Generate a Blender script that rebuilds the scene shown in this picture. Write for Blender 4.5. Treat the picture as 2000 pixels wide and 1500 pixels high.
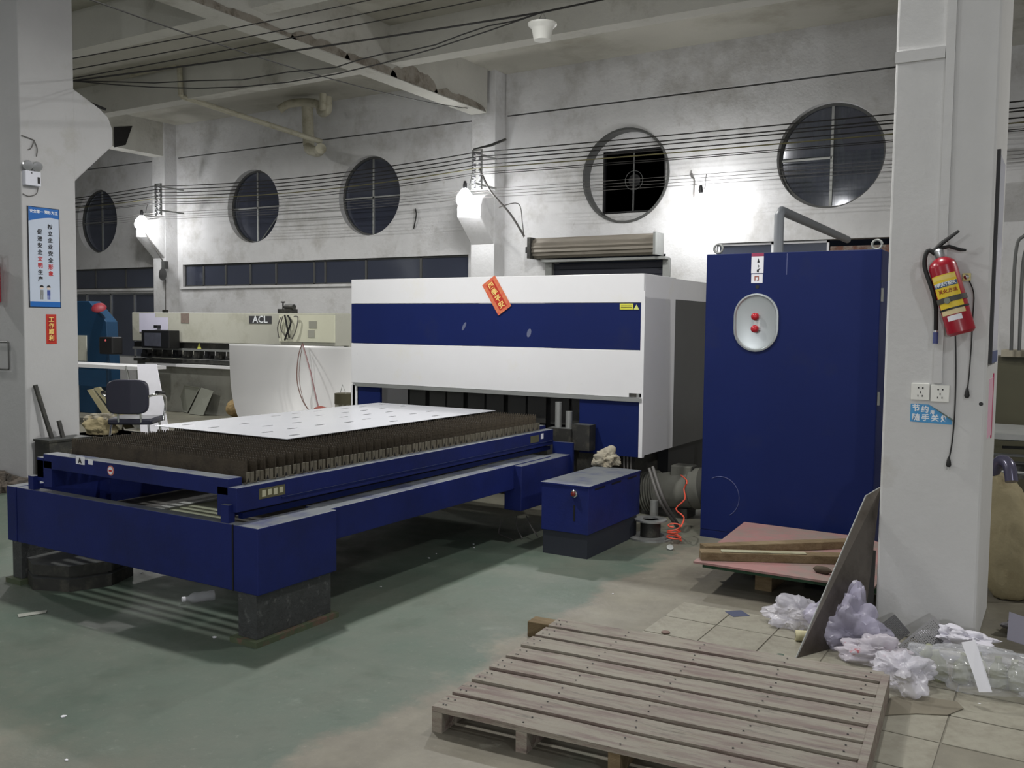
import bpy, bmesh, math, random
from mathutils import Vector, Matrix, noise
R = math.radians
random.seed(7)
C = bpy.context.scene.collection
for o in list(bpy.data.objects): bpy.data.objects.remove(o)

# ---------------------------------------------------------------- camera
FPX, YAW, PIT, ROLL, HC = 1797.0, -0.54385, 0.06324, 0.011246, 1.56
fw = Vector((math.sin(YAW)*math.cos(PIT), math.cos(YAW)*math.cos(PIT), -math.sin(PIT)))
r0 = Vector((math.cos(YAW), -math.sin(YAW), 0)); u0 = r0.cross(fw)
rt = r0*math.cos(ROLL)+u0*math.sin(ROLL); up = u0*math.cos(ROLL)-r0*math.sin(ROLL)
cam = bpy.data.objects.new('camera', bpy.data.cameras.new('camera')); C.objects.link(cam)
cam.data.sensor_width = 36; cam.data.lens = FPX/2000*36; cam.data.clip_start = .05; cam.data.clip_end = 100
cam.matrix_world = Matrix(((rt.x, up.x, -fw.x, 0), (rt.y, up.y, -fw.y, 0), (rt.z, up.z, -fw.z, HC), (0, 0, 0, 1)))
bpy.context.scene.camera = cam
def D(px, py, ax, val):
    """the point of the real plane x, y or z = val that was measured at this place of the photograph"""
    q = fw+rt*((px-1000)/FPX)-up*((py-750)/FPX); o = Vector((0, 0, HC)); i = 'xyz'.index(ax)
    return o+q*((val-o[i])/q[i])

# ---------------------------------------------------------------- world, lamps, exposure
W = bpy.data.worlds.new('night'); bpy.context.scene.world = W; W.use_nodes = True
W.node_tree.nodes['Background'].inputs[0].default_value = (.35, .42, .6, 1)
W.node_tree.nodes['Background'].inputs[1].default_value = .012
sc = bpy.context.scene
sc.view_settings.view_transform = 'Standard'; sc.view_settings.look = 'None'
sc.view_settings.gamma = 1; sc.view_settings.use_curve_mapping = False
sc.view_settings.exposure = -0.3
def lamp(loc, power, size=.22, col=(1, .985, .95)):
    """shaded factory lamp or added fill: light leaves downwards from a disc"""
    d = bpy.data.lights.new('overhead_light', 'AREA'); d.shape = 'DISK'; d.energy = power; d.size = size; d.color = col
    o = bpy.data.objects.new('overhead_light', d); o.location = loc; C.objects.link(o); return o
lamp((-4.6, 4.5, 4.4), 170)
lamp((-1.2, 5.0, 4.6), 85)
lamp((2.6, 7.2, 4.6), 150)
lamp((2.2, .5, 4.6), 80, .22, (.9, .93, 1))
lamp((-12.5, 4.2, 4.6), 170)
lamp((-12.5, 9.3, 4.9), 210)
lamp((-5.0, 9.3, 4.9), 215)  # added fill above, no known fitting; brightens the back wall
for _l, _e in (((-3.2, 2.6, 4.1), 55), ((-4.5, -3.8, 3.3), 240), ((1.6, -4.0, 2.0), 400), ((-11.5, -.5, 3.4), 130)):  # unseen fill lights, added to brighten walls, beams and pillar fronts
    _d = bpy.data.lights.new('fill_light', 'POINT'); _d.energy = _e; _d.shadow_soft_size = .08; _d.color = (.97, .98, 1)
    _o = bpy.data.objects.new('fill_light', _d); _o.location = _l; C.objects.link(_o)

# ---------------------------------------------------------------- materials
MT = {}
def lin(c): return tuple(((v/255)/12.92 if v/255 <= .04045 else ((v/255+.055)/1.055)**2.4) for v in c)+(1,)
def mat(name, col, rough=.6, metal=0, var=0, vs=8, col2=None, f2=(.45, .65), s2=3, dust=0, bump=0, bs=40, trans=0, emit=0, spec=.5, stretch=None, streak=None):
    """procedural paint/metal/plaster: base colour, fine value variation, second colour in noise patches, settled dust on tops"""
    if name in MT: return MT[name]
    m = bpy.data.materials.new(name); m.use_nodes = True; nt = m.node_tree; N = nt.nodes; L = nt.links
    b = N['Principled BSDF']; b.inputs['Roughness'].default_value = rough; b.inputs['Metallic'].default_value = metal
    b.inputs['Specular IOR Level'].default_value = spec
    c = N.new('ShaderNodeRGB'); c.outputs[0].default_value = lin(col); out = c.outputs[0]
    tc = N.new('ShaderNodeTexCoord').outputs['Object']
    if stretch:
        mp = N.new('ShaderNodeMapping'); mp.inputs['Scale'].default_value = stretch; L.new(tc, mp.inputs[0]); tc = mp.outputs[0]
    def nz(scale, det=5, rgh=.6):
        n = N.new('ShaderNodeTexNoise'); n.inputs['Scale'].default_value = scale; n.inputs['Detail'].default_value = det
        n.inputs['Roughness'].default_value = rgh; L.new(tc, n.inputs['Vector']); return n.outputs['Fac']
    def mix(f, a, bb):
        x = N.new('ShaderNodeMix'); x.data_type = 'RGBA'; L.new(f, x.inputs[0]); L.new(a, x.inputs[6])
        if isinstance(bb, tuple): x.inputs[7].default_value = bb
        else: L.new(bb, x.inputs[7])
        return x.outputs[2]
    def ramp(f, a, bb, hi=1.0):
        x = N.new('ShaderNodeMapRange'); x.inputs[1].default_value = a; x.inputs[2].default_value = bb; x.inputs[4].default_value = hi
        L.new(f, x.inputs[0]); return x.outputs[0]
    if col2: out = mix(ramp(nz(s2, 8, .7), *f2), out, lin(col2))
    if streak: out = mix(ramp(nz(streak[1], 8, .75), streak[2], streak[3], .85), out, lin(streak[0]))
    if var:
        h = N.new('ShaderNodeHueSaturation'); L.new(out, h.inputs['Color'])
        v = N.new('ShaderNodeMapRange'); v.inputs[1].default_value = .25; v.inputs[2].default_value = .75
        v.inputs[3].default_value = 1-var; v.inputs[4].default_value = 1+var; L.new(nz(vs, 6), v.inputs[0]); L.new(v.outputs[0], h.inputs['Value']); out = h.outputs[0]
    if dust:
        g = N.new('ShaderNodeNewGeometry'); s = N.new('ShaderNodeSeparateXYZ'); L.new(g.outputs['Normal'], s.inputs[0])
        a = ramp(s.outputs['Z'], .55, .9); mu = N.new('ShaderNodeMath'); mu.operation = 'MULTIPLY'; L.new(a, mu.inputs[0])
        L.new(ramp(nz(5, 6), .2, .5, dust), mu.inputs[1]); out = mix(mu.outputs[0], out, lin((112, 116, 117)))
    L.new(out, b.inputs['Base Color'])
    if bump:
        bp = N.new('ShaderNodeBump'); bp.inputs['Strength'].default_value = bump; bp.inputs['Distance'].default_value = .02
        L.new(nz(bs, 6), bp.inputs['Height']); L.new(bp.outputs[0], b.inputs['Normal'])
    if emit:
        b.inputs['Emission Color'].default_value = lin(col); b.inputs['Emission Strength'].default_value = emit
    if trans:
        t = N.new('ShaderNodeBsdfTransparent'); x = N.new('ShaderNodeMixShader'); x.inputs[0].default_value = trans
        L.new(b.outputs[0], x.inputs[1]); L.new(t.outputs[0], x.inputs[2]); L.new(x.outputs[0], N['Material Output'].inputs[0])
    MT[name] = m; return m
wallM = mat('limewash', (210, 210, 211), .9, 0, .06, 3.2, (170, 168, 164), (.5, .76), 1.3, 0, .35, 14, streak=((138, 134, 128), 7, .62, .84))
ceilM = mat('ceiling_wash', (172, 170, 160), .95, 0, .06, 1.5, (128, 124, 108), (.5, .8), .7, 0, .15, 12)
beamM = mat('beam_wash', (192, 191, 184), .95, 0, .06, 2, (140, 136, 124), (.55, .78), 1.1, 0, .3, 16)
bareM = mat('bare_concrete', (150, 144, 134), 1, 0, .12, 9, (112, 103, 92), (.5, .66), 5, 0, .8, 26)
pillM = mat('pillar_paint', (200, 200, 199), .85, 0, .035, 3, (176, 174, 167), (.6, .8), 1.6, 0, .12, 18, streak=((128, 122, 112), 5, .69, .8))
blue = mat('blue_paint', (30, 40, 98), .45, 0, .12, 3, (28, 35, 76), (.45, .75), 2, .9, .06, 60, spec=.22, streak=((84, 88, 110), 38, .74, .84))
blueP = mat('blue_panel_paint', (22, 34, 84), .45, 0, .07, 2, (33, 41, 80), (.55, .8), 2.5, .6, spec=.15, streak=((94, 100, 124), 24, .74, .86))
whiteP = mat('white_machine_paint', (221, 221, 223), .45, 0, .03, 2, (216, 214, 206), (.55, .8), 2, .3, streak=((180, 176, 164), 7, .66, .84))
cream = mat('cream_machine_paint', (188, 188, 176), .55, 0, .05, 2, (160, 159, 144), (.5, .75), 2, .3, streak=((96, 94, 84), 9, .7, .8))
greyM = mat('grey_machine_paint', (78, 79, 78), .5, 0, .08, 3)
black = mat('black_plastic', (22, 22, 24), .45)
darkM = mat('dark_steel', (52, 52, 50), .55, .3, .2, 10, (84, 82, 74), (.5, .7), 8, .5)
legM = mat('leg_steel', (58, 60, 60), .7, 0, .25, 14, (96, 98, 96), (.56, .68), 22, .3, .4, 40)
rustM = mat('slat_steel', (70, 62, 50), .8, .1, .18, 12, (50, 43, 34), (.45, .65), 9, .4, .3, 60)
holdM = mat('holder_steel', (108, 103, 90), .75, .1, .14, 12, (92, 86, 72), (.45, .65), 9, .3, .3, 60)
steel = mat('bright_sheet', (222, 224, 232), .2, .35, .03, 2)
sheetM = mat('satin_sheet', (208, 208, 208), .5, .2, .02, 2)
alu = mat('aluminium', (190, 192, 194), .35, .8, .05, 4)
galv = mat('galvanised', (150, 152, 150), .5, .5, .08, 8)
chrome = mat('chrome', (225, 226, 228), .12, 1)
woodM = mat('pallet_wood', (146, 139, 126), .85, 0, .12, 5, (122, 104, 98), (.45, .62), 3, .25, .4, 50, stretch=(1, 7, 7), streak=((74, 66, 58), 4, .56, .7))
woodP = mat('pale_wood', (160, 158, 134), .85, 0, .12, 6, (128, 122, 96), (.42, .65), 4, 0, .3, 50, stretch=(1, 6, 6))
woodD = mat('old_timber', (118, 102, 76), .85, 0, .15, 6, (96, 80, 54), (.45, .65), 4, 0, .4, 50, stretch=(1, 6, 6))
redbM = mat('red_board_paint', (146, 106, 104), .75, 0, .08, 4, (124, 112, 105), (.42, .6), 3.2, 0, .1, streak=((168, 84, 86), 4, .66, .76))
greenU = mat('green_underside', (34, 66, 44), .8, 0, .1, 4)
redM = mat('extinguisher_red', (150, 18, 38), .28, 0, .03, 4, spec=.6)
yelM = mat('yellow_label', (226, 196, 52), .5)
paper = mat('white_paper', (226, 226, 232), .8)
lilac = mat('lilac_paper', (208, 206, 226), .8)
ltblue = mat('sign_blue', (70, 150, 204), .5)
dkblue = mat('poster_blue', (24, 96, 172), .45)
posW = mat('poster_white', (186, 196, 212), .4)
txtB = mat('ink_black', (30, 30, 34), .7); txtR = mat('ink_red', (186, 40, 44), .7); txtW = mat('ink_white', (232, 236, 240), .7)
redPap = mat('red_paper', (176, 42, 26), .6, 0, .1, 30); orPap = mat('orange_paper', (206, 120, 78), .6, 0, .12, 30, (196, 84, 66), (.45, .6), 30)
gold = mat('gold_ink', (236, 206, 122), .5)
navy = mat('chair_vinyl', (40, 41, 56), .42, 0, .05, 6)
teal = mat('teal_blue_paint', (8, 54, 86), .5, 0, .1, 4)
sackM = mat('woven_sack', (146, 136, 106), .8, 0, .12, 5, (118, 106, 78), (.5, .7), 5, 0, .4, 12)
cloth = mat('grey_cloth', (160, 154, 138), .95, 0, .08, 6, (128, 118, 98), (.5, .7), 5)
bagM = mat('white_polythene', (222, 220, 230), .3, 0, .04, 8, trans=.58)
bagC = mat('clear_polythene', (206, 208, 214), .16, 0, .05, 8, trans=.66)
bagR = mat('red_print_polythene', (210, 204, 214), .3, 0, .03, 8, (196, 96, 104), (.6, .66), 14, trans=.4)
orange = mat('orange_hose', (214, 84, 62), .45)
rub = mat('rubber_black', (26, 26, 26), .6)
cableM = mat('cable_black', (34, 33, 32), .6); cableG = mat('cable_grey', (96, 94, 92), .6)
pvc = mat('grey_pvc', (112, 116, 122), .45); pvcw = mat('old_white_pvc', (178, 174, 156), .6, 0, .08, 6, (132, 126, 104), (.5, .75), 5)
tileM = mat('floor_tile', (142, 139, 126), .5, 0, .07, 5, (118, 113, 101), (.48, .7), 4.5, 0, .15, 30)
cardM = mat('cardboard', (150, 128, 88), .85, 0, .08, 5)
dirtM = mat('rubble', (92, 84, 76), 1, 0, .3, 14, (52, 48, 44), (.45, .6), 9, 0, .8, 30)
glaze = bpy.data.materials.new('window_glass'); glaze.use_nodes = True
_n = glaze.node_tree; _b = _n.nodes['Principled BSDF']; _n.nodes.remove(_b)
_g = _n.nodes.new('ShaderNodeBsdfGlossy'); _g.inputs['Roughness'].default_value = .09; _g.inputs['Color'].default_value = (.8, .82, .88, 1)
_t = _n.nodes.new('ShaderNodeBsdfTransparent'); _t.inputs['Color'].default_value = (.55, .6, .58, 1)
_d = _n.nodes.new('ShaderNodeBsdfDiffuse'); _d.inputs['Color'].default_value = lin((104, 110, 134))
_m = _n.nodes.new('ShaderNodeMixShader'); _m.inputs[0].default_value = .14
_m2 = _n.nodes.new('ShaderNodeMixShader'); _m2.inputs[0].default_value = .3
_n.links.new(_t.outputs[0], _m2.inputs[1]); _n.links.new(_d.outputs[0], _m2.inputs[2])
_n.links.new(_m2.outputs[0], _m.inputs[1]); _n.links.new(_g.outputs[0], _m.inputs[2]); _n.links.new(_m.outputs[0], _n.nodes['Material Output'].inputs[0])

def floor_material():
    m = bpy.data.materials.new('painted_concrete_floor'); m.use_nodes = True; nt = m.node_tree; N = nt.nodes; L = nt.links; b = N['Principled BSDF']
    tc = N.new('ShaderNodeTexCoord').outputs['Object']; s = N.new('ShaderNodeSeparateXYZ'); L.new(tc, s.inputs[0])
    def nz(scale, det=6, rg=.65):
        n = N.new('ShaderNodeTexNoise'); n.inputs['Scale'].default_value = scale; n.inputs['Detail'].default_value = det; n.inputs['Roughness'].default_value = rg
        L.new(tc, n.inputs['Vector']); return n.outputs['Fac']
    def ma(op, a, bb):
        x = N.new('ShaderNodeMath'); x.operation = op
        for i, v in enumerate((a, bb)):
            if isinstance(v, (int, float)): x.inputs[i].default_value = v
            else: L.new(v, x.inputs[i])
        return x.outputs[0]
    def mr(f, a, bb, lo=0, hi=1):
        x = N.new('ShaderNodeMapRange'); x.inputs[1].default_value = a; x.inputs[2].default_value = bb; x.inputs[3].default_value = lo; x.inputs[4].default_value = hi
        L.new(f, x.inputs[0]); return x.outputs[0]
    def mix(f, a, bb):
        x = N.new('ShaderNodeMix'); x.data_type = 'RGBA'; L.new(f, x.inputs[0])
        for i, v in ((6, a), (7, bb)):
            if isinstance(v, tuple): x.inputs[i].default_value = v
            else: L.new(v, x.inputs[i])
        return x.outputs[2]
    green = mix(mr(nz(1.6), .35, .7), lin((78, 93, 82)), lin((92, 98, 88)))
    green = mix(mr(nz(5, 8, .7), .6, .75, 0, .5), green, lin((118, 127, 117)))
    tan = mix(mr(nz(2.2, 8), .35, .7), lin((126, 122, 109)), lin((98, 93, 84)))
    tan = mix(mr(nz(7, 8, .7), .62, .7, 0, .7), tan, lin((152, 149, 136)))
    tan = mix(mr(nz(.9, 4), .6, .68, 0, .6), tan, lin((88, 100, 86)))
    x = ma('ADD', s.outputs['X'], ma('MULTIPLY', ma('SUBTRACT', nz(2.5), .5), .7))
    e = mr(x, -2.36, -2.24)                                            # paint ends along this line
    y = ma('ADD', s.outputs['Y'], ma('MULTIPLY', ma('SUBTRACT', nz(1.4), .5), 1.6))
    worn = mr(y, 2.15, 1.75)                                           # worn patch nearest the camera
    far = mr(y, 5.6, 6.6)
    f = ma('MAXIMUM', ma('MAXIMUM', e, ma('MULTIPLY', worn, .7)), ma('MULTIPLY', far, .8))
    col = mix(f, green, tan)
    col = mix(mr(nz(26, 6, .8), .6, .72, 0, .5), col, lin((150, 152, 142)))
    col = mix(mr(nz(13, 8, .8), .62, .74, 0, .5), col, lin((70, 70, 62)))
    L.new(col, b.inputs['Base Color']); b.inputs['Roughness'].default_value = .55
    L.new(mr(nz(3), .3, .7, .38, .7), b.inputs['Roughness'])
    bp = N.new('ShaderNodeBump'); bp.inputs['Strength'].default_value = .15; bp.inputs['Distance'].default_value = .01; L.new(nz(30), bp.inputs['Height']); L.new(bp.outputs[0], b.inputs['Normal'])
    return m

# ---------------------------------------------------------------- geometry helpers
class G:
    def __init__(s): s.v = []; s.f = []
    def add(s, vs, fs):
        n = len(s.v); s.v += [Vector(p) for p in vs]; s.f += [tuple(i+n for i in f) for f in fs]; return s
    def box(s, a, b, M=None):
        (x0, y0, z0), (x1, y1, z1) = a, b
        vs = [Vector(p) for p in ((x0, y0, z0), (x1, y0, z0), (x1, y1, z0), (x0, y1, z0), (x0, y0, z1), (x1, y0, z1), (x1, y1, z1), (x0, y1, z1))]
        if M: vs = [M@p for p in vs]
        return s.add(vs, ((3, 2, 1, 0), (4, 5, 6, 7), (0, 1, 5, 4), (1, 2, 6, 5), (2, 3, 7, 6), (3, 0, 4, 7)))
    def slab(s, pts, off):
        n = len(pts); off = Vector(off); pts = [Vector(p) for p in pts]
        vs = pts+[p+off for p in pts]
        return s.add(vs, [tuple(range(n-1, -1, -1)), tuple(range(n, 2*n))]+[(i, (i+1) % n, (i+1) % n+n, i+n) for i in range(n)])
    def tube(s, path, r, n=8, caps=True):
        P = [Vector(p) for p in path]; k = len(P); rr = r if isinstance(r, (list, tuple)) else [r]*k
        t = (P[1]-P[0]).normalized(); a = t.orthogonal().normalized(); vs = []
        for i, p in enumerate(P):
            t2 = (P[min(i+1, k-1)]-P[max(i-1, 0)])
            t2 = t2.normalized() if t2.length > 1e-9 else t
            a = (a-t2*a.dot(t2)); a = a.normalized() if a.length > 1e-6 else t2.orthogonal().normalized(); b = t2.cross(a); t = t2
            for j in range(n):
                th = 2*math.pi*j/n; vs.append(p+(a*math.cos(th)+b*math.sin(th))*rr[i])
        fs = [(i*n+j, i*n+(j+1) % n, (i+1)*n+(j+1) % n, (i+1)*n+j) for i in range(k-1) for j in range(n)]
        if caps: fs += [tuple(range(n-1, -1, -1)), tuple(range((k-1)*n, k*n))]
        return s.add(vs, fs)
    def lathe(s, prof, c, axis=(0, 0, 1), n=24):
        q = Vector((0, 0, 1)).rotation_difference(Vector(axis)); c = Vector(c)
        vs = [c+q@Vector((r*math.cos(2*math.pi*j/n), r*math.sin(2*math.pi*j/n), z)) for r, z in prof for j in range(n)]
        k = len(prof); fs = [(i*n+j, i*n+(j+1) % n, (i+1)*n+(j+1) % n, (i+1)*n+j) for i in range(k-1) for j in range(n)]
        fs += [tuple(range(n-1, -1, -1)), tuple(range((k-1)*n, k*n))]
        return s.add(vs, fs)
    def cyl(s, a, b, r, n=20): return s.tube([a, b], r, n)
ORG = {}
def org(p): return ORG.get(p.name, Vector()) if p else Vector()
def obj(name, g, m, parent=None, smooth=None, bev=0, local=False, label=None, cat=None, group=None, kind=None, recalc=True):
    me = bpy.data.meshes.new(name)
    o0 = Vector() if local else org(parent)
    top = parent is None and cat and not local
    if top:                                                          # a one-mesh thing gets its origin at its base
        xs = [p.x for p in g.v]; ys = [p.y for p in g.v]; zs = [p.z for p in g.v]
        o0 = Vector(((min(xs)+max(xs))/2, (min(ys)+max(ys))/2, min(zs)))
    me.from_pydata([tuple(p-o0) for p in g.v], [], g.f)
    if recalc:
        bm = bmesh.new(); bm.from_mesh(me); bmesh.ops.recalc_face_normals(bm, faces=bm.faces); bm.to_mesh(me); bm.free()
    me.materials.append(m)
    o = bpy.data.objects.new(name, me); C.objects.link(o); ORG[o.name] = o0
    if top: o.location = o0
    if parent: o.parent = parent
    if smooth is not None:
        me.shade_smooth(); me.set_sharp_from_angle(angle=R(smooth))
    if bev:
        b = o.modifiers.new('bevel', 'BEVEL'); b.width = bev; b.segments = 2; b.limit_method = 'ANGLE'
    if label: o['label'] = label
    if cat: o['category'] = cat
    if group: o['group'] = group
    if kind: o['kind'] = kind
    return o
def thing(name, label, cat, loc, group=None, rot=0, kind=None):
    o = bpy.data.objects.new(name, None); C.objects.link(o); o.location = loc; o.rotation_euler = (0, 0, rot); o.empty_display_size = .1
    ORG[o.name] = Vector(loc)
    if label: o['label'] = label
    if cat: o['category'] = cat
    if group: o['group'] = group
    if kind: o['kind'] = kind
    return o
def struct(name, g, m, **k): return obj(name, g, m, kind='structure', **k)
def copy_tree(o, parent=None, loc=None):
    c = o.copy(); C.objects.link(c)
    if parent: c.parent = parent
    if loc is not None: c.location = loc
    for ch in o.children: copy_tree(ch, c)
    return c
def bez(pts, n=8):
    P = [Vector(p) for p in pts]; out = []
    for i in range(len(P)-1):
        a, b, c, d = P[max(i-1, 0)], P[i], P[i+1], P[min(i+2, len(P)-1)]
        for k in range(n):
            t = k/n; out.append(.5*((2*b)+(c-a)*t+(2*a-5*b+4*c-d)*t*t+(3*b-a-3*c+d)*t**3))
    return out+[P[-1]]
def frameM(o, ex, ez):
    """matrix whose x runs along ex, y along ez (text up) and z towards the reader"""
    ex = Vector(ex).normalized(); ez = Vector(ez).normalized(); n = ex.cross(ez)
    return Matrix(((ex.x, ez.x, n.x, o[0]), (ex.y, ez.y, n.y, o[1]), (ex.z, ez.z, n.z, o[2]), (0, 0, 0, 1)))
def text(name, body, size, m, M, parent, bold=0, sx=1):
    cu = bpy.data.curves.new(name, 'FONT'); cu.body = body; cu.size = size; cu.align_x = 'CENTER'; cu.align_y = 'CENTER'
    cu.extrude = .0008; cu.offset = bold; cu.resolution_u = 2
    t = bpy.data.objects.new('tmp', cu); C.objects.link(t)
    dg = bpy.context.evaluated_depsgraph_get(); dg.update(); me = bpy.data.meshes.new_from_object(t.evaluated_get(dg))
    bpy.data.objects.remove(t); bpy.data.curves.remove(cu)
    if not len(me.vertices): return None
    o0 = org(parent)
    for v in me.vertices: v.co = M@Vector((v.co.x*sx, v.co.y, v.co.z+.001))-o0
    me.materials.clear(); me.materials.append(m); me.name = name
    o = bpy.data.objects.new(name, me); C.objects.link(o); o.parent = parent; ORG[o.name] = o0; return o
def plate_with_holes(name, outer, holes, thick, m, place, parent=None, **k):
    cu = bpy.data.curves.new(name, 'CURVE'); cu.dimensions = '2D'; cu.fill_mode = 'BOTH'; cu.extrude = thick/2
    for pts in [outer]+holes:
        sp = cu.splines.new('POLY'); sp.points.add(len(pts)-1); sp.use_cyclic_u = True
        for i, p in enumerate(pts): sp.points[i].co = (p[0], p[1], 0, 1)
    t = bpy.data.objects.new('tmp', cu); C.objects.link(t)
    dg = bpy.context.evaluated_depsgraph_get(); dg.update(); me0 = bpy.data.meshes.new_from_object(t.evaluated_get(dg))
    g = G(); g.v = [place(v.co) for v in me0.vertices]; g.f = [tuple(p.vertices) for p in me0.polygons]
    bpy.data.objects.remove(t); bpy.data.curves.remove(cu); bpy.data.meshes.remove(me0)
    return obj(name, g, m, parent, **k)
def circ(cx, cy, r, n=40, ry=None): return [(cx+r*math.cos(2*math.pi*i/n), cy+(ry or r)*math.sin(2*math.pi*i/n)) for i in range(n)]
def rect(x0, y0, x1, y1): return [(x0, y0), (x1, y0), (x1, y1), (x0, y1)]
def crumple(name, c, size, seed, m, label, cat, group=None, sub=5, amp=.35, parent=None, floor=0.0, fr=2.2, pull=None, taper=0):
    bm = bmesh.new(); bmesh.ops.create_icosphere(bm, subdivisions=sub, radius=1)
    S = Vector(size); off = Vector((seed*3.1, seed*1.7, seed*.9)); g = G()
    for v in bm.verts:
        p = v.co.copy(); q = p*fr+off
        n1 = noise.noise(q*.8); n2 = .6-abs(noise.noise(q*1.1+off))*2; n3 = abs(noise.noise(q*2.6))
        n4 = abs(noise.noise(q*5.3+off)); n5 = abs(noise.noise(q*10.5))
        s = 1+amp*(n1*1.3+.3*n2-.35*n3-.22*n4-.1*n5)
        p = p*s
        if taper: k_ = 1-taper*(p.z*.5+.3); p.x *= k_; p.y *= k_; p.x -= .25*p.z
        if pull and p.z > .2: p = p+Vector(pull)*((p.z-.2)**1.3)
        w = Vector(c)+Vector((p.x*S.x, p.y*S.y, p.z*S.z)); w.z = max(w.z, floor+.001+.004*n3); v.co = w
    bm.verts.index_update(); g.v = [v.co.copy() for v in bm.verts]; g.f = [tuple(v.index for v in f.verts) for f in bm.faces]; bm.free()
    return obj(name, g, m, parent, smooth=50, label=label, cat=cat, group=group)

# ================================================================ SETTING
YW = 13.4; ZC = 5.77; ZB = 5.07
fl = struct('floor', G().box((-26, -7, -.2), (8, YW+.3, 0)), floor_material())
struct('ceiling', G().box((-26, -7, ZC), (8, YW+.3, ZC+.2)), ceilM)
RW = [(-19.38, 3.87, .73), (-14.3, 3.92, .735), (-11.26, 3.945, .735), (-6.07, 3.93, .74), (-2.97, 3.985, .735)]
holes = [circ(x, z, r) for x, z, r in RW]+[rect(-21.5, 2.30, -17.3, 2.77), rect(-21.5, .75, -17.3, 2.2), rect(-16.44, 2.32, -9.02, 2.79), rect(-7.35, 0.02, -5.37, 2.69), rect(-4.56, 1.2, -2.0, 2.82), rect(-8.25, 5.066, 7.9, 5.092), rect(-16.55, 5.062, -8.8, 5.086), rect(-25.9, 5.062, -17.05, 5.086)]
plate_with_holes('wall_back', rect(-26, 0, 8, ZC), holes, .24, wallM, lambda p: Vector((p.x, YW+.12+p.z, p.y)), kind='structure')
struct('wall_left', G().box((-26.2, -7, 0), (-26, YW+.3, ZC)), wallM)
struct('wall_right', G().box((8, -7, 0), (8.2, YW+.3, ZC)), wallM)
struct('wall_front', G().box((-26, -7.2, 0), (8, -7, ZC)), wallM)
struct('trim_1', G().box((-8.28, YW-.012, 5.095), (8, YW+.02, ZC)), wallM)
struct('trim_2', G().box((-16.6, YW-.012, 5.09), (-8.75, YW+.02, ZC)), wallM)
struct('trim_3', G().box((-26, YW-.012, 5.09), (-17.0, YW+.02, ZC)), wallM)
# main beams over the pillars and secondary beams across the bays
def ragged_beam():
    g = G(); x0, x1, n = -8.715, -8.4, 90; ys = [-7+(YW-.4+7)*i/n for i in range(n+1)]
    rows = []
    for y in ys:
        f = .014*noise.noise(Vector((y*3, 1, 2)))
        rows.append([(x0, y, ZC+.02), (x0, y, ZB), (x1-.01+f, y, ZB+abs(f)), (x1, y, ZB+.05), (x1, y, ZC+.02)])
    for r in rows: g.v += [Vector(p) for p in r]
    for i in range(n):
        for j in range(4): g.f.append((i*5+j, i*5+j+1, i*5+j+6, i*5+j+5))
    g.f += [(0, 1, 2, 3, 4), tuple(n*5+k for k in (4, 3, 2, 1, 0))]
    return g
mb = obj('ceiling_beam', ragged_beam(), beamM, kind='structure')
g = G()                                                             # spalled plaster: shallow ragged shells on the beam side
random.seed(3)
for (y0, y1, z0, h) in ((6.6, 8.6, 5.09, .13), (8.5, 9.6, 5.09, .2), (9.5, 10.6, 5.1, .2), (10.45, 11.6, 5.08, .36), (11.5, 12.95, 5.08, .2)):
    n = 26; pts = []
    for i in range(n+1):
        t = i/n; y = y0+(y1-y0)*t; pts.append((y, z0+h*(math.sin(math.pi*t)**.4)*(.6+.55*(noise.noise(Vector((y*2.6, 3, 0)))+.3*noise.noise(Vector((y*9, 3, 0)))))))
    base = [(-8.397, y0+(y1-y0)*t/n, ZB+.012) for t in range(n, -1, -1)]
    g.slab([(-8.397, p[0], p[1]) for p in pts]+base, (.006, 0, 0))
obj('spalled_patch', g, bareM, mb)
for x in (-16.95, -.78, 7.4):
    struct('ceiling_beam', G().box((x, -7, ZB), (x+.32, YW-.02, ZC+.02)), beamM)
for yb in (-4.9, -2.3, .25, 2.8, 5.3, 7.86, 10.45):
    struct('cross_beam', G().box((-8.41, yb, 5.25), (-.78, yb+.25, ZC+.02)), beamM)
    struct('cross_beam', G().box((-16.64, yb, 5.25), (-8.7, yb+.25, ZC+.02)), beamM)
for yb in (7.86, 10.45):
    struct('cross_beam', G().box((-26, yb, 5.25), (-16.94, yb+.25, ZC+.02)), beamM)
# pillars with crane corbels
def corbel_profile(y, s):
    return [(y, 3.83), (y+s*.3, 3.69), (y+s*.4, 3.62), (y+s*.45, 3.5), (y+s*.45, 3.34), (y+s*.12, 3.02), (y, 2.9)]
def pillar(x0, x1, y0, y1, cy=None, s=1, m=pillM, top=ZC+.02):
    g = G().box((x0, y0, 0), (x1, y1, top)); p = struct('concrete_pillar', g, m, bev=.012)
    if cy is not None:
        g = G().slab([(x0+.004, a, b) for a, b in corbel_profile(cy-s*.02, s)], (x1-x0-.008, 0, 0)); obj('corbel', g, m, p, bev=.02)
    return p
pl = pillar(-8.9, -8.4, 5.03, 5.58, 5.58, 1, mat('pillar_paint_grey', (176, 176, 177), .85, 0, .035, 3, (160, 158, 152), (.6, .8), 1.6, 0, .12, 18, streak=((128, 122, 112), 5, .69, .8)))
pr_ = pillar(-.80, -.335, 4.98, 5.75)
pc1 = pillar(-8.76, -8.29, 13.08, YW+.05, 13.08, -1, wallM)
pc2 = pillar(-17.0, -16.6, 13.08, YW+.05, 13.08, -1, wallM)
pillar(-.8, -.33, 13.08, YW+.05, 13.08, -1, wallM)
pillar(-8.9, -8.4, -3.4, -2.9); pillar(-17.0, -16.5, 5.03, 5.58, 5.58, 1)
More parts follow.
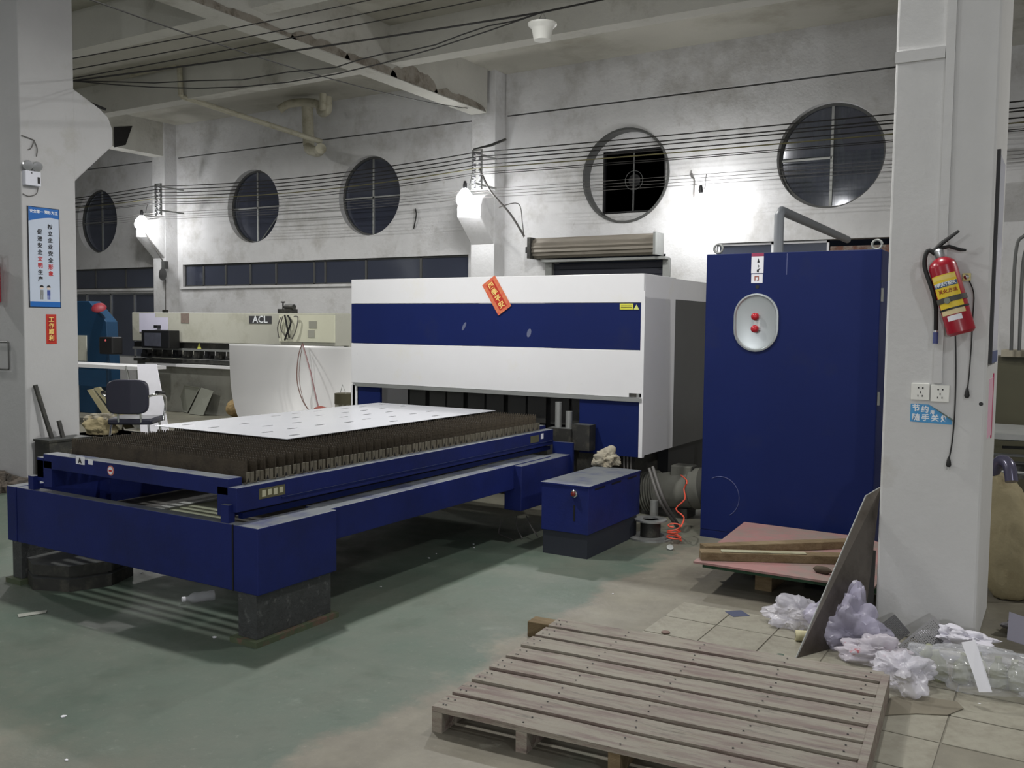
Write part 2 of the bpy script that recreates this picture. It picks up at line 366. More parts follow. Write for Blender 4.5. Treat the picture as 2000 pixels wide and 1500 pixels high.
# crumbled plaster at the foot of the left pillar
g = G(); random.seed(5)
for i in range(26):
    a = (-8.9+.75*random.random(), 4.55+.5*random.random(), 0); s = .03+.07*random.random()
    g.box((-s, -s, 0), (s, s*.8, s*1.1), Matrix.Translation(a)@Matrix.Rotation(random.random()*3, 4, 'Z')@Matrix.Rotation(random.random()*.5, 4, 'X'))
obj('plaster_rubble', g, dirtM, label='heap of broken plaster and dirt at the foot of the left pillar', cat='rubble', kind='stuff')

# windows
def round_window(i, x, z, r, cross=True):
    w = thing('window_%d' % i, None, None, (x, YW+.1, z), kind='structure')
    g = G(); n = 40
    for a in range(n):
        t0, t1 = 2*math.pi*a/n, 2*math.pi*(a+1)/n
        q = lambda rr, t, y: (x+rr*math.cos(t), y, z+rr*math.sin(t))
        for (ra, ya, rb, yb) in ((r-.04, YW+.12, r-.04, YW+.18), (r+.0, YW+.12, r-.04, YW+.12)):
            g.add([q(ra, t0, ya), q(ra, t1, ya), q(rb, t1, yb), q(rb, t0, yb)], [(0, 1, 2, 3)])
    obj('window_frame', g, greyM, w, recalc=False)
    bar = galv
    obj('mullion', G().box((x-.018, YW+.13, z-r+.02), (x+.018, YW+.16, z+r-.02)), bar, w)
    if cross is True: obj('mullion', G().box((x-r+.02, YW+.13, z-.03), (x+r-.02, YW+.16, z+.0)), bar, w)
    if cross == 'left': obj('mullion', G().box((x-r+.02, YW+.13, z-.03), (x, YW+.16, z+.0)), bar, w)
    gp = G(); pts = [(x+(r-.03)*math.cos(2*math.pi*a/n), YW+.15, z+(r-.03)*math.sin(2*math.pi*a/n)) for a in range(n)]
    gp.add(pts, [tuple(range(n))]); obj('pane', gp, glaze, w, recalc=False)
    return w
round_window(1, *RW[0]); round_window(2, *RW[1]); round_window(3, *RW[2]); w5 = round_window(5, *RW[4], cross='left')
x, z, r = RW[1]
obj('glazing_bar', G().tube([(x+.12, YW+.13, z-r+.07), (x+r-.07, YW+.13, z-.12)], .012, 6), galv, bpy.data.objects['window_2'])
# behind the windows: outer sheds and boards close to the wall
shedM = mat('corrugated_green', (96, 104, 84), .7, 0, .2, 3, (64, 66, 50), (.4, .7), 2.5, stretch=(6, 1, .6))
g = G(); n = 60; x0 = -4.3
for i in range(n+1):
    xx = x0+2.6*i/n; yy = YW+.55+.03*math.sin(i*1.5)
    g.v += [Vector((xx, yy, 2.9)), Vector((xx, yy, 5.0))]
g.f = [(2*i, 2*i+2, 2*i+3, 2*i+1) for i in range(n)]
obj('wall_outer_shed', g, shedM, kind='structure')
obj('dark_tarpaulin', G().slab([(-2.86, YW+.45, 4.1), (-2.2, YW+.45, 4.12), (-2.2, YW+.45, 4.62), (-2.8, YW+.45, 4.66), (-2.93, YW+.45, 4.4)], (0, .02, 0)), mat('tarp_dark', (52, 40, 40), .8, 0, .3, 6), bpy.data.objects['window_5'])
# extractor fan in window 4
x, z, r = RW[3]
fan = thing('extractor_fan', 'black square extractor fan set in the round opening above the shutter', 'fan', (x, YW+.18, z))
g = G(); n = 40
obj('duct_ring', G().lathe([(r-.002, 0), (r-.002, .26), (r-.035, .26), (r-.035, 0), (r-.002, 0)], (x, YW+.235, z), (0, -1, 0), 40), greyM, fan, smooth=40)
plate_with_holes('backing_board', circ(0, 0, r-.004), [rect(-.47, -.55, .6, .42)], .02, wallM, lambda p: Vector((x+p.x, YW+.19+p.z, z+p.y)), fan)
obj('fan_housing', G().box((x-.47, YW+.3, z-.55), (x+.6, YW+.34, z+.42)).box((x-.47, YW+.18, z-.55), (x-.44, YW+.32, z+.42)).box((x+.57, YW+.18, z-.55), (x+.6, YW+.32, z+.42)).box((x-.47, YW+.18, z-.56), (x+.6, YW+.32, z-.53)).box((x-.47, YW+.18, z+.4), (x+.6, YW+.32, z+.43)), black, fan)
for k in range(5):
    a = R(72*k+20); g = G(); pts = []
    for rr, da in ((.1, -.25), (.46, -.12), (.48, .35), (.12, .3)): pts.append((x+.06+rr*math.cos(a+da), YW+.25+(.03 if da > 0 else 0), z-.05+rr*math.sin(a+da)))
    obj('fan_blade', g.slab(pts, (0, .006, 0)), mat('fan_blade_paint', (30, 31, 40), .35), fan)
obj('fan_hub', G().cyl((x+.06, YW+.22, z-.05), (x+.06, YW+.28, z-.05), .1, 20), black, fan, smooth=40)
obj('guard_ring', G().tube([(x+.06+.15*math.cos(t*math.pi/12), YW+.2, z-.05+.15*math.sin(t*math.pi/12)) for t in range(25)], .005, 6), greyM, fan)
obj('guard_bar', G().box((x+.045, YW+.19, z-.54), (x+.07, YW+.2, z+.4)), greyM, fan)
# strip windows
def strip_window(name, x0, x1, z0, z1, mull, m=alu, sill=True):
    w = thing(name, None, None, ((x0+x1)/2, YW+.1, z0), kind='structure'); y0, y1 = YW+.05, YW+.09
    f = G().box((x0, y0, z1-.03), (x1, y1, z1)).box((x0, y0, z0), (x1, y1, z0+.03)).box((x0, y0, z0), (x0+.03, y1, z1)).box((x1-.03, y0, z0), (x1, y1, z1))
    obj('window_frame', f, m, w); xs = [x0]+list(mull)+[x1]
    for a in mull: obj('mullion', G().box((a-.022, y0, z0), (a+.022, y1, z1)), m, w)
    for a, b in zip(xs, xs[1:]): obj('pane', G().box((a+.02, y0+.02, z0+.02), (b-.02, y0+.026, z1-.02)), glaze, w)
    if sill: obj('sill', G().box((x0-.05, YW-.05, z0-.05), (x1, YW+.05, z0)), wallM, w)
    return w
strip_window('window_6', -16.44, -9.02, 2.32, 2.79, (-15.85, -15.17, -14.44, -13.71, -12.68, -12.39, -11.37, -10.09), greyM)
strip_window('window_7', -21.5, -17.3, 2.30, 2.77, (-20.6, -19.55, -18.45), greyM)
strip_window('window_8', -21.5, -17.3, .75, 2.2, (-20.9, -19.9, -19.0, -18.15), alu, False)
strip_window('window_9', -4.56, -2.95, 1.2, 2.81, (-3.74,), mat('white_frame', (225, 226, 230), .5), False)
obj('brick_infill', G().box((-2.93, YW+.04, 1.2), (-2.0, YW+.2, 2.72)), mat('old_brick', (112, 78, 66), .9, 0, .25, 14, (140, 132, 124), (.45, .6), 8), bpy.data.objects['window_9'])
# shutter door
d1 = thing('door_1', None, None, (-6.4, YW, 0), kind='structure')
g = G(); n = 16; x0, x1 = -7.58, -5.44; prof = []
for i in range(n+1):
    t = i/n; a = R(100-200*t); rr = .165+.012*math.cos(i*math.pi)
    prof.append((YW-.16-rr*math.cos(a)*.9, 2.83+rr*math.sin(a)*.95))
g.v = [Vector((x0, y, z)) for y, z in prof]+[Vector((x1, y, z)) for y, z in prof]; k = n+1
g.f = [(i, i+1, i+1+k, i+k) for i in range(n)]
obj('shutter_roll', g, mat('shutter_slats', (136, 130, 120), .6, .2, .06, 4, streak=((86, 78, 66), 5, .62, .75)), d1)
obj('end_plate', G().box((-7.64, YW-.34, 2.66), (-7.58, YW, 3.0)), darkM, d1)
obj('end_plate', G().box((-5.44, YW-.34, 2.66), (-5.40, YW, 3.0)), galv, d1)
obj('shaft_end', G().box((-7.74, YW-.22, 2.76), (-7.64, YW-.12, 2.86)), black, d1)
obj('head_rail', G().box((-7.45, YW-.2, 2.6), (-5.3, YW, 2.64)), galv, d1)
obj('guide_rail', G().box((-7.45, YW-.06, 0), (-7.33, YW+.04, 2.62)), galv, d1)
obj('guide_rail', G().box((-5.39, YW-.06, 0), (-5.28, YW+.04, 2.62)), galv, d1)
for k in range(27): obj('shutter_slat', G().box((-7.33, YW+.02, .02+k*.095), (-5.37, YW+.035, .108+k*.095)), mat('shutter_dark', (44, 46, 56), .5, .3, .1, 3), d1)
# floor tiles
random.seed(2); tm = None; P0 = (-1.815, 4.915); s = .2925
for i in range(9):
    for j in range(10):
        if i > 4 and j < 0: continue
        if j > 4 and i < 4: continue
        if random.random() < .04: continue
        g = None
        if tm is None:
            g = G().box((.004, -s+.004, 0), (s-.004, -.004, .0035)); t = obj('tile', g, tileM, fl, local=True); tm = t.data
        else:
            t = bpy.data.objects.new('tile', tm); C.objects.link(t); t.parent = fl
        t.location = (P0[0]+i*s, P0[1]-j*s, 0); t.rotation_euler = (random.uniform(-.002, .002), random.uniform(-.002, .002), 0)
obj('tile_inset', G().slab([(-1.49, 4.80, .004), (-1.42, 4.87, .004), (-1.49, 4.94, .004), (-1.56, 4.87, .004)], (0, 0, .001)), mat('inset_blue', (66, 72, 96), .5), fl)

# ================================================================ LAMPS AND WIRES
glow = mat('lit_bulb', (255, 255, 255), .5, emit=1)
glow.node_tree.nodes['Principled BSDF'].inputs['Emission Strength'].default_value = 85
def bulb(p, top, label, r=.14):  # radius enlarged so the globe also stands in for its glare
    p = Vector(p); t = thing('hanging_bulb', label, 'light bulb', p-Vector((0, 0, r)), 'lit bulbs along the back wall')
    obj('bulb', G().lathe([(.01, -r), (r*.6, -r*.82), (r*.95, -r*.3), (r, .05*r), (r*.85, .55*r), (r*.5, r), (r*.3, r*1.25)], p, n=20), glow, t, smooth=60)
    obj('socket', G().lathe([(.03, r*1.2), (.035, r*1.6), (.02, r*2.1)], p, n=12), black, t, smooth=40)
    obj('flex', G().tube(bez([p+Vector((0, 0, r*2)), (p+Vector(top))/2+Vector((.02, 0, .03)), top], 6), .005, 5), cableM, t)
bulb(D(908, 390, 'y', 12.3), (-8.3, 12.42, 4.0), 'lit bulb hanging in front of the corbel of the middle wall pillar')
bulb(D(277, 438, 'y', 12.35), (-16.3, 12.42, 3.95), 'lit bulb at far left beside the leftmost round window')
bulb(D(1368, 402, 'y', 12.95), (-4.75, YW-.005, 3.85), 'lit bulb against the wall between the two right round windows')
# unlit lamp on the wires
p = Vector((-3.97, 7.0, 4.0)); t = thing('hanging_lamp', 'unlit white bucket shaped lamp hanging from wires near the ceiling', 'lamp', p)
lw = mat('lamp_white', (226, 226, 220), .4)
obj('shade', G().lathe([(.05, -.005), (.072, .0), (.09, .09), (.095, .1), (.122, .125), (.124, .14), (.1, .145), (.05, .15)], p, n=32), lw, t, smooth=35)
obj('cap', G().lathe([(.04, .15), (.035, .175), (.012, .18)], p, n=16), black, t, smooth=35)
obj('hanger', G().tube([p+Vector((-.05, 0, .145)), p+Vector((.0, 0, .24)), p+Vector((.05, 0, .145))], .003, 5), cableG, t)
def wire(pts, r, m, label, group, name='overhead_wire'):
    o = obj(name, G().tube(pts, r, 5), m, label=label, cat='wire', group=group); return o
def sagline(a, b, sag, n=14):
    a, b = Vector(a), Vector(b); return [a.lerp(b, i/n)-Vector((0, 0, sag*4*(i/n)*(1-i/n))) for i in range(n+1)]
LM = 'black overhead wire strung past the round windows between the porcelain racks'; GM = 'wire bundle along the back wall'
zs = [4.30, 4.24, 4.17, 4.11, 4.05, 3.99, 3.95]; random.seed(11)
for i, z in enumerate(zs):
    y = 12.36+.05*(i % 2); zr = (4.19, 4.12, 4.09, 4.02, 3.95, 3.88, 3.86)[i]; zl = z+random.uniform(-.03, .05)
    pts = sagline((-22, y+.1, zl-.05+.02*i), (-15.99, y, z), .05)[:-1]+sagline((-15.99, y, z), (-8.22, y, z), .1+.03*random.random())[:-1]+sagline((-8.22, y, z), (4.5, y, zr+.06), .04)
    wire(pts, .009 if i < 5 else .006, cableM if i != 4 else mat('cable_olive', (92, 88, 58), .6), ('topmost', 'second', 'third', 'fourth', 'fifth, olive', 'sixth', 'lowest')[i]+' wire of the thick bundle strung past the round windows', GM)
for i in range(4):
    z = 3.74-.045*i; pts = sagline((-22, 12.5, z+.08), (-15.99, 12.5, z+.05), .03)[:-1]+sagline((-15.99, 12.5, z+.05), (-8.1, 12.5, z), .05)[:-1]+sagline((-8.1, 12.5, z), (4.5, 12.5, z-.02), .04)
    wire(pts, .0035, cableG, 'thin grey wire strung below the black wire bundle along the back wall', 'thin wires along the back wall')
# upper wires from the left pillar to the right
upL = 'dark wire running up from the left pillar across the ceiling beams'
for nm_, (a, b) in zip(('highest', 'middle', 'lowest'), (((133, 115), (713, 0)), ((138, 136), (832, 0)), ((140, 153), (930, 0)))):
    p0 = D(a[0], a[1], 'y', 5.75); p1 = D(b[0], b[1], 'y', 8.2); d = (p1-p0).normalized()
    wire(sagline(p0-Vector((.12, 0, 0)), p1+d*.6, .02), .006, cableM, nm_+' of three straight dark wires running from the left pillar over the beam', 'wires from the left pillar')
lp = Vector((-3.97, 7.0, 4.235)); A = D(140, 158, 'y', 5.75); B = D(1182, -2, 'y', 7.4)
wire([A]+sagline(A, lp, .02)[1:-1]+[lp, B, B+(B-lp)*.5], .009, cableM, 'thick black wire that carries the unlit white lamp', None)
wire([A]+[lp.lerp(A, 1-t)+Vector((0, 0, -.22*math.sin(math.pi*t)+.02*math.sin(t*30))) for t in (.1, .2, .3, .4, .5, .6, .65, .7, .75, .8, .85, .9, .95)]+[lp], .006, cableM, 'slack wavy black wire sagging left of the unlit white lamp', None)
wire([A]+[lp.lerp(A, 1-t)+Vector((0, 0, -.3*math.sin(math.pi*t))) for t in (.1, .2, .3, .4, .5, .6, .7, .8, .9)]+[lp], .006, cableM, 'slack black wire with a taped joint, lowest of those left of the unlit lamp', None)
wire(sagline(D(165, -5, 'y', 4.2), D(925, 213, 'y', 12.9), .12), .006, cableM, 'thin wire running diagonally to the end of the main ceiling beam', None)
# racks with porcelain spools
def rack(x, y, z0, z1, label):
    t = thing('insulator_rack', label, 'rack', (x, y, z0), 'porcelain insulator racks')
    obj('bracket', G().box((x-.1, y-.015, z0), (x-.085, y+.02, z1)).box((x+.07, y-.015, z0), (x+.085, y+.02, z1)).box((x-.1, y, z1-.06), (x-.06, 13.1, z1-.03)).box((x-.1, y, z0+.1), (x-.06, 13.1, z0+.13)).box((x-.1, y, z1-.02), (x+.085, y+.02, z1)), galv, t)
    n = 7
    for k in range(n):
        z = z0+.05+(z1-z0-.12)*k/(n-1)
        for dx in (-.06, .05): obj('insulator', G().lathe([(.02, -.025), (.032, -.02), (.018, 0), (.032, .02), (.02, .025)], (x+dx, y+.0, z), n=10), mat('porcelain', (150, 150, 156), .3), t, smooth=60)
rack(-8.2, 12.42, 3.72, 4.36, 'porcelain insulator rack on the middle wall pillar above the lit bulb')
rack(-15.95, 12.42, 3.72, 4.36, 'porcelain insulator rack on the far left wall pillar')
obj('slanting_leads', G().tube(bez([(-8.15, 12.4, 4.05), (-8.0, 12.5, 3.7), (-7.75, 12.7, 3.35), (-7.6, 12.9, 3.0)], 5), .018, 6), cableG, label='bundle of grey leads slanting down from the middle insulator rack', cat='cable')
obj('loose_tail', G().tube(bez([(-7.9, 12.6, 3.45), (-7.6, 12.7, 3.5), (-7.55, 12.75, 3.2), (-7.58, 12.85, 2.98)], 5), .008, 5), cableG, label='loose grey cable loop right of the middle insulator rack', cat='cable')
obj('broken_bracket', G().tube([(-8.28, 12.42, 4.37), (-8.0, 12.5, 4.42), (-7.75, 12.55, 4.5)], [.01, .022, .02], 6), darkM, label='dark steel spike sticking up from the top of the middle insulator rack', cat='bracket')
obj('pillar_rod', G().cyl(D(148, 190, 'y', 5.75), D(207, 214, 'y', 6.0), .014, 8), black, label='black rod leaning on the corbel of the left pillar', cat='rod')
obj('hanging_wire_scrap', G().tube(bez([D(811, 408, 'y', YW-.02), D(813, 420, 'y', YW-.05), D(808, 447, 'y', YW-.02)], 5), .012, 5), cableM, label='short black wire scrap hanging on the wall left of the middle bulb', cat='wire')
obj('wall_lead', G().tube(bez([D(1352, 338, 'y', YW-.03), D(1350, 345, 'y', YW-.03), D(1356, 352, 'y', YW-.04), D(1355, 385, 'y', YW-.05)], 5), .012, 5), cableG, label='short lead on the wall above the bulb between the right round windows', cat='wire')
# pipes
pg = thing('drain_pipe', 'stained white drain pipe with elbows under the ceiling of the left bay', 'pipe', D(600, 240, 'y', 12.9))
a = D(600, 205, 'y', 12.9); b = D(603, 285, 'y', 12.9)
obj('downpipe', G().cyl(a, b, .105, 16), pvcw, pg, smooth=40)
q = [D(545, 215, 'y', 12.6), D(565, 203, 'y', 12.7), D(600, 200, 'y', 12.8), D(622, 205, 'y', 12.7), D(628, 220, 'y', 12.6), D(640, 215, 'y', 12.5), D(640, 190, 'y', 12.5)]
obj('trap', G().tube(bez(q, 5), .075, 12), pvcw, pg, smooth=50)
obj('stub', G().cyl(D(631, 215, 'y', 12.4), D(631, 183, 'y', 12.4), .06, 12), pvcw, pg, smooth=40)
q = [b, D(605, 292, 'y', 12.8), D(620, 296, 'y', 12.6), D(627, 290, 'y', 12.4)]
obj('elbow', G().tube(bez(q, 4), .095, 12), pvcw, pg, smooth=50)
obj('thin_pipe', G().tube([D(350, 118, 'y', 10.35), D(353, 186, 'y', 10.35), D(356, 189, 'y', 10.4), D(628, 277, 'y', 12.5)], .045, 10), pvcw, label='long thin white pipe running across the left bay to the drain', cat='pipe')
obj('short_pipe', G().tube([D(258, 120, 'y', 10.3), D(256, 147, 'y', 10.3), D(345, 125, 'y', 10.3)], .035, 8), pvcw, label='short white pipe fixed to the cross beam left of the long thin pipe', cat='pipe')
# dark opening in the beam of the second pillar line
obj('beam_opening', G().slab([D(222, 248, 'x', -16.62), D(258, 246, 'x', -16.62), D(245, 283, 'x', -16.62), D(223, 288, 'x', -16.62)], (.01, 0, 0)), mat('void_dark', (30, 28, 28), .9, 0, .4, 20), label='dark broken opening in the far left ceiling beam', cat='opening')
_q = D(1522, 500, 'y', 8.2)
obj('steel_gas_pipe', G().tube([(_q.x, 8.2, 0), D(1522, 420, 'y', 8.2), D(1527, 412, 'y', 8.25), D(1545, 420, 'y', 8.5), D(1655, 468, 'y', 11.5)], .042, 12), pvc, label='grey pipe rising behind the blue cabinet and bending right to the wall', cat='pipe', smooth=50)

# ================================================================ LASER MACHINE
HX0, HX1, HY, HZ0, HZ1 = -5.93, -2.90, 6.8, .525, 1.985
lm = thing('laser_cutter_housing', 'large white laser cutter housing with a wide navy blue stripe', 'machine', (-4.4, 7.2, 0))
obj('upper_panel', G().box((HX0, HY, 1.755), (HX1, HY+.03, HZ1)), whiteP, lm, bev=.004)
obj('stripe_panel', G().box((HX0, HY+.004, 1.378), (HX1, HY+.03, 1.752)), blueP, lm, label='navy blue stripe panel with scratches')
obj('lower_panel', G().box((HX0, HY, .995), (HX1, HY+.03, 1.375)), whiteP, lm, bev=.004)
obj('edge_strip', G().box((HX0+.06, HY-.012, .962), (HX1, HY+.02, .993)), galv, lm)
obj('corner_post', G().box((HX1-.02, HY-.004, HZ0-.01), (HX1+.012, HY+.04, HZ1-.14)), whiteP, lm)
obj('side_panel', G().box((HX1-.03, HY+.03, HZ0), (HX1, 7.49, HZ1)), whiteP, lm, bev=.003)
obj('side_panel', G().box((HX1-.25, 7.485, 1.80), (HX1-.002, 8.9, HZ1-.01)), whiteP, lm)
obj('rear_side_panel', G().box((HX1-.03, 7.49, HZ0), (HX1-.004, 9.0, 1.80)), greyM, lm, label='dark grey rear side panel')
obj('lifting_loop', G().tube(bez([(HX1-.02, 7.56, 1.8), (HX1-.02, 7.57, 1.86), (HX1-.02, 7.62, 1.86), (HX1-.02, 7.64, 1.8)], 4), .009, 6), black, lm)
obj('roof', G().box((HX0, HY+.02, HZ1-.02), (HX1-.02, 9.0, HZ1-.005)), whiteP, lm)
obj('side_panel', G().box((HX0, HY+.02, HZ0), (HX0+.03, 9.0, HZ1-.02)), whiteP, lm)
obj('apron_panel', G().box((-3.46, HY+.01, .515), (HX1-.02, HY+.04, .962)), blueP, lm, label='navy blue apron panel below the slot')
obj('left_apron', G().box((HX0+.06, HY+.02, .53), (HX0+.34, HY+.05, .962)), blueP, lm)
obj('left_foot_post', G().box((HX0-.02, HY+.02, 0), (HX0+.07, HY+.16, .97)), whiteP, lm)
g = G()
for k in range(9): g.box((HX0+.62+k*.215, HY+.12+.02*(k % 2), .72), (HX0+.80+k*.215, HY+.13+.02*(k % 2), .99))
obj('shield_flaps', g, mat('flap_grey', (58, 58, 56), .4, .2, .15, 3), lm)
obj('inner_wall', G().box((HX0+.3, HY+.5, .1), (-3.2, HY+.52, .99)), black, lm)
obj('bed', G().box((HX0+.35, HY+.35, .1), (-3.1, 8.9, .62)), darkM, lm)
obj('base_frame', G().box((-3.55, 7.65, .0), (-3.0, 8.8, .5)), mat('base_black', (30, 31, 34), .6), lm); obj('base_frame', G().box((HX0+.1, 7.3, 0), (HX0+.5, 8.8, .5)), mat('base_black', (30, 31, 34), .6), lm)
for a, b in ((-3.62, .93), (-3.52, .86)):
    obj('lift_post', G().cyl((a, 6.74, .3), (a, 6.74, b), .028, 14), galv, lm, smooth=40)
obj('lift_block', G().box((-3.68, 6.66, .3), (-3.46, 6.78, .72)).box((-3.46, 6.68, .55), (-3.3, 6.79, .76)), darkM, lm)
yl = obj('warning_label', G().box((-3.105, HY-.003, 1.70), (-2.99, HY+.004, 1.748)), mat('label_yellow', (206, 204, 70), .5), lm)
obj('label_line', G().box((-3.095, HY-.004, 1.728), (-3.0, HY-.0025, 1.732)).box((-3.095, HY-.004, 1.716), (-3.0, HY-.0025, 1.72)), txtB, yl)
obj('warning_triangle', G().slab([(-2.985, HY-.003, 1.70), (-2.938, HY-.003, 1.70), (-2.961, HY-.003, 1.74)], (0, .005, 0)), mat('label_yellow2', (206, 212, 120), .5), lm)
np_ = obj('name_plate', G().box((-3.01, HY-.004, 1.0), (-2.945, HY+.002, 1.03)), darkM, lm)
obj('name_plate', G().box((-2.94, HY-.004, 1.0), (-2.905, HY+.002, 1.03)), galv, lm)
for x, z, w_, h_, t_ in ((-4.62, 1.55, .014, .042, -.5), (-3.95, 1.5, .02, .038, -.3)):
    obj('worn_spot', G().slab([(x+w_*math.cos(a)*math.cos(t_)-h_*math.sin(a)*math.sin(t_), HY+.003, z+w_*math.cos(a)*math.sin(t_)+h_*math.sin(a)*math.cos(t_)) for a in [i*math.pi/8+.1*(i % 3) for i in range(16)]], (0, .001, 0)), mat('worn_pale', (92, 98, 124), .6), lm)
# tilted festive paper on the housing
ctr = (D(970, 577, 'y', HY-.006)); ang = R(33); ex = Vector((math.cos(ang), 0, math.sin(ang))); ez = Vector((-math.sin(ang), 0, math.cos(ang)))
def paper_strip(name, ctr, ex, ez, w, h, outer, inner, chars, label, rev=1, nudge=.0):
    n = Vector(ex).cross(Vector(ez)); t = thing(name, label, 'paper banner', ctr)
    def q(a, b, d): return Vector(ctr)+Vector(ex)*a+Vector(ez)*b+n*d
    obj('backing', G().slab([q(-w/2, -h/2, 0), q(w/2, -h/2, 0), q(w/2, h/2, 0), q(-w/2, h/2, 0)], n*.002), outer, t)
    obj('centre_strip', G().slab([q(-w*.27, -h*.42, .002), q(w*.27, -h*.42, .002), q(w*.27, h*.42, .002), q(-w*.27, h*.42, .002)], n*.001), inner, t)
    k = len(chars)
    for i, c in enumerate(chars): text('lettering', c, h/k*.78, gold, frameM(q(0, h*(.31-.62*i/(k-1)), .0035), ex, ez), t, .0012)
    return t
paper_strip('festive_banner', ctr, ex, ez, .155, .315, orPap, redPap, '四季平安', 'tilted red and orange paper banner with gold characters on the white housing')

# ---- lower frame
def bx(a, b): return G().box(a, b)
fr = thing('table_frame', 'navy blue lower frame of the cutting table on dark steel legs', 'machine frame', (-4.3, 4.7, 0))
F0, F1, FZ0, FZ1 = -5.375, -3.277, .25, .578
obj('front_beam', bx((F0+.09, 3.095, FZ0-.002), (-3.447, 3.16, FZ1-.002)), blue, fr, bev=.004)
obj('corner_block', bx((-3.447, 3.089, FZ0), (F1, 3.643, FZ1)), blue, fr, bev=.005)
obj('corner_block', bx((F0, 3.089, FZ0), (F0+.09, 3.643, FZ1)), blue, fr, bev=.005)
obj('corner_block', bx((-3.42, 5.565, .245), (F1, 6.32, .568)), blue, fr, bev=.005)
obj('end_plate', bx((-3.43, 6.30, .35), (-3.255, 6.325, .66)), blueP, fr)
obj('side_beam', bx((-3.50, 3.64, .40), (-3.336, 6.1, FZ1-.003)), blue, fr, bev=.004)
obj('side_beam', bx((F0+.03, 3.64, .40), (F0+.2, 6.1, FZ1-.003)), blue, fr, bev=.004)
obj('block_seam', bx((-3.452, 3.086, FZ0), (-3.444, 3.09, FZ1)), black, fr)
obj('stop', bx((-3.545, 3.1, FZ1-.01), (-3.49, 3.14, .665)), blue, fr)
obj('stop', bx((-5.17, 3.1, FZ1-.01), (-5.12, 3.14, .655)), blue, fr)
for (a, b) in (((-3.425, 3.1), (-3.30, 3.62)), ((F0+.03, 3.1), (F0+.12, 3.62)), ((-3.40, 5.6), (-3.30, 5.75))):
    if a[1] > 5: continue
    obj('leg', bx((a[0], a[1], .03), (b[0], b[1], FZ0)), legM, fr)
    obj('foot_plate', bx((a[0]-.03, a[1]-.03, 0), (b[0]+.03, b[1]+.03, .028)), mat('foot_green', (74, 84, 62), .8, 0, .2, 12, (104, 78, 68), (.5, .62), 9), fr)
obj('foot_drum', G().lathe([(.30, .0), (.30, .07), (.27, .075), (.27, .085), (.30, .09), (.30, .15), (.05, .155)], (-5.08, 3.36, 0), n=8), darkM, fr)
obj('low_tray', G().slab([D(292, 996, 'z', .42), D(445, 967, 'z', .42), D(462, 1003, 'z', .42), D(440, 1022, 'z', .42)], (0, 0, .004)), mat('tray_grey', (112, 116, 98), .7, 0, .1, 4), fr)
obj('shade_plate', bx((F0+.2, 3.5, .40), (-3.5, 6.25, .412)), mat('shade_dark', (38, 36, 32), .7, 0, .2, 6), fr)  # added dark plate, blocks lamp light so the space below stays dark
obj('tray_edge', G().slab([D(292, 996, 'z', .425), D(445, 966, 'z', .425), D(445, 972, 'z', .425), D(320, 998, 'z', .425)], (0, 0, .012)), galv, fr)
# ---- shuttle pallet
sp = thing('cutting_pallet', 'navy blue shuttle table with rusty cutting slats', 'cutting table', (-4.29, 4.75, .6))
PX0, PX1, PY0, PY1 = -5.12, -3.46, 3.126, 6.36
rail = lambda x, s: [(x, .749), (x-s*.14, .749), (x-s*.14, .60), (x-s*.06, .60), (x-s*.06, .625), (x, .628)]
g = G().slab([(a, PY0, b) for a, b in rail(PX1, 1)], (0, PY1-PY0, 0)); sr = obj('side_rail', g, blue, sp, bev=.003)
g = G().slab([(a, PY0, b) for a, b in rail(PX0, -1)], (0, PY1-PY0, 0)); obj('side_rail', g, blue, sp)
obj('guide_rib', bx((PX1-.055, PY0+.06, .585), (PX1-.025, PY1, .615)), blueP, sp)
obj('guide_rib', bx((PX1-.003, PY0+.3, .655), (PX1+.006, PY1, .662)), blueP, sp)
obj('front_beam', bx((PX0+.06, PY0, .705), (-3.52, PY0+.09, .79)), blue, sp, bev=.004)
obj('end_stub', bx((PX0-.0, PY0+.0, .65), (PX0+.06, PY0+.06, .765)), blue, sp)
obj('far_beam', bx((PX0+.05, PY1-.1, .66), (-3.53, PY1, .775)), blue, sp)
# comb slats
x0, x1 = -4.97, -3.522; n = 72; pts = [(x0, 0, .72), (x1, 0, .72), (x1, 0, .862)]
for i in range(n):
    a = x1-(x1-x0)*i/n; w = (x1-x0)/n; pts += [(a-w*.15, 0, .874), (a-w*.5, 0, .874), (a-w*.75, 0, .858), (a-w, 0, .858)]
g = G().slab([Vector(p)-Vector((-4.29, 0, .6)) for p in pts], (0, .004, 0))
slat0 = obj('slat', g, rustM, sp, local=True); slat0.location = (0, 3.248-4.75, 0)
random.seed(9)
for k in range(1, 46):
    s2 = bpy.data.objects.new('slat', slat0.data); C.objects.link(s2); s2.parent = sp
    s2.location = (random.uniform(-.006, .006), 3.248+k*.0655-4.75, random.uniform(-.006, .002)); s2.rotation_euler = (0, random.uniform(-.002, .002), random.uniform(-.003, .003))
# slat holders: notched bars on both sides
for x, s in ((-3.516, 1), (-4.975, -1)):
    g = G(); y = 3.235
    g.box((x-.004, 3.23, .752), (x, 6.22, .757))
    for k in range(46):
        y = 3.235+k*.0655
        g.box((x-.005, y+.006, .755), (x, y+.030, .808)).box((x-.004, y+.034, .755), (x+.001, y+.056, .806))
    obj('slat_holder', g, holdM, sp)
g = G()
for k in range(46):
    y = 3.235+k*.0655+.018; g.slab([(-3.5155, y-.008, .757), (-3.5155, y+.008, .757), (-3.5155, y, .778)], (.001, 0, 0))
obj('holder_notches', g, black, sp, kind='stuff')
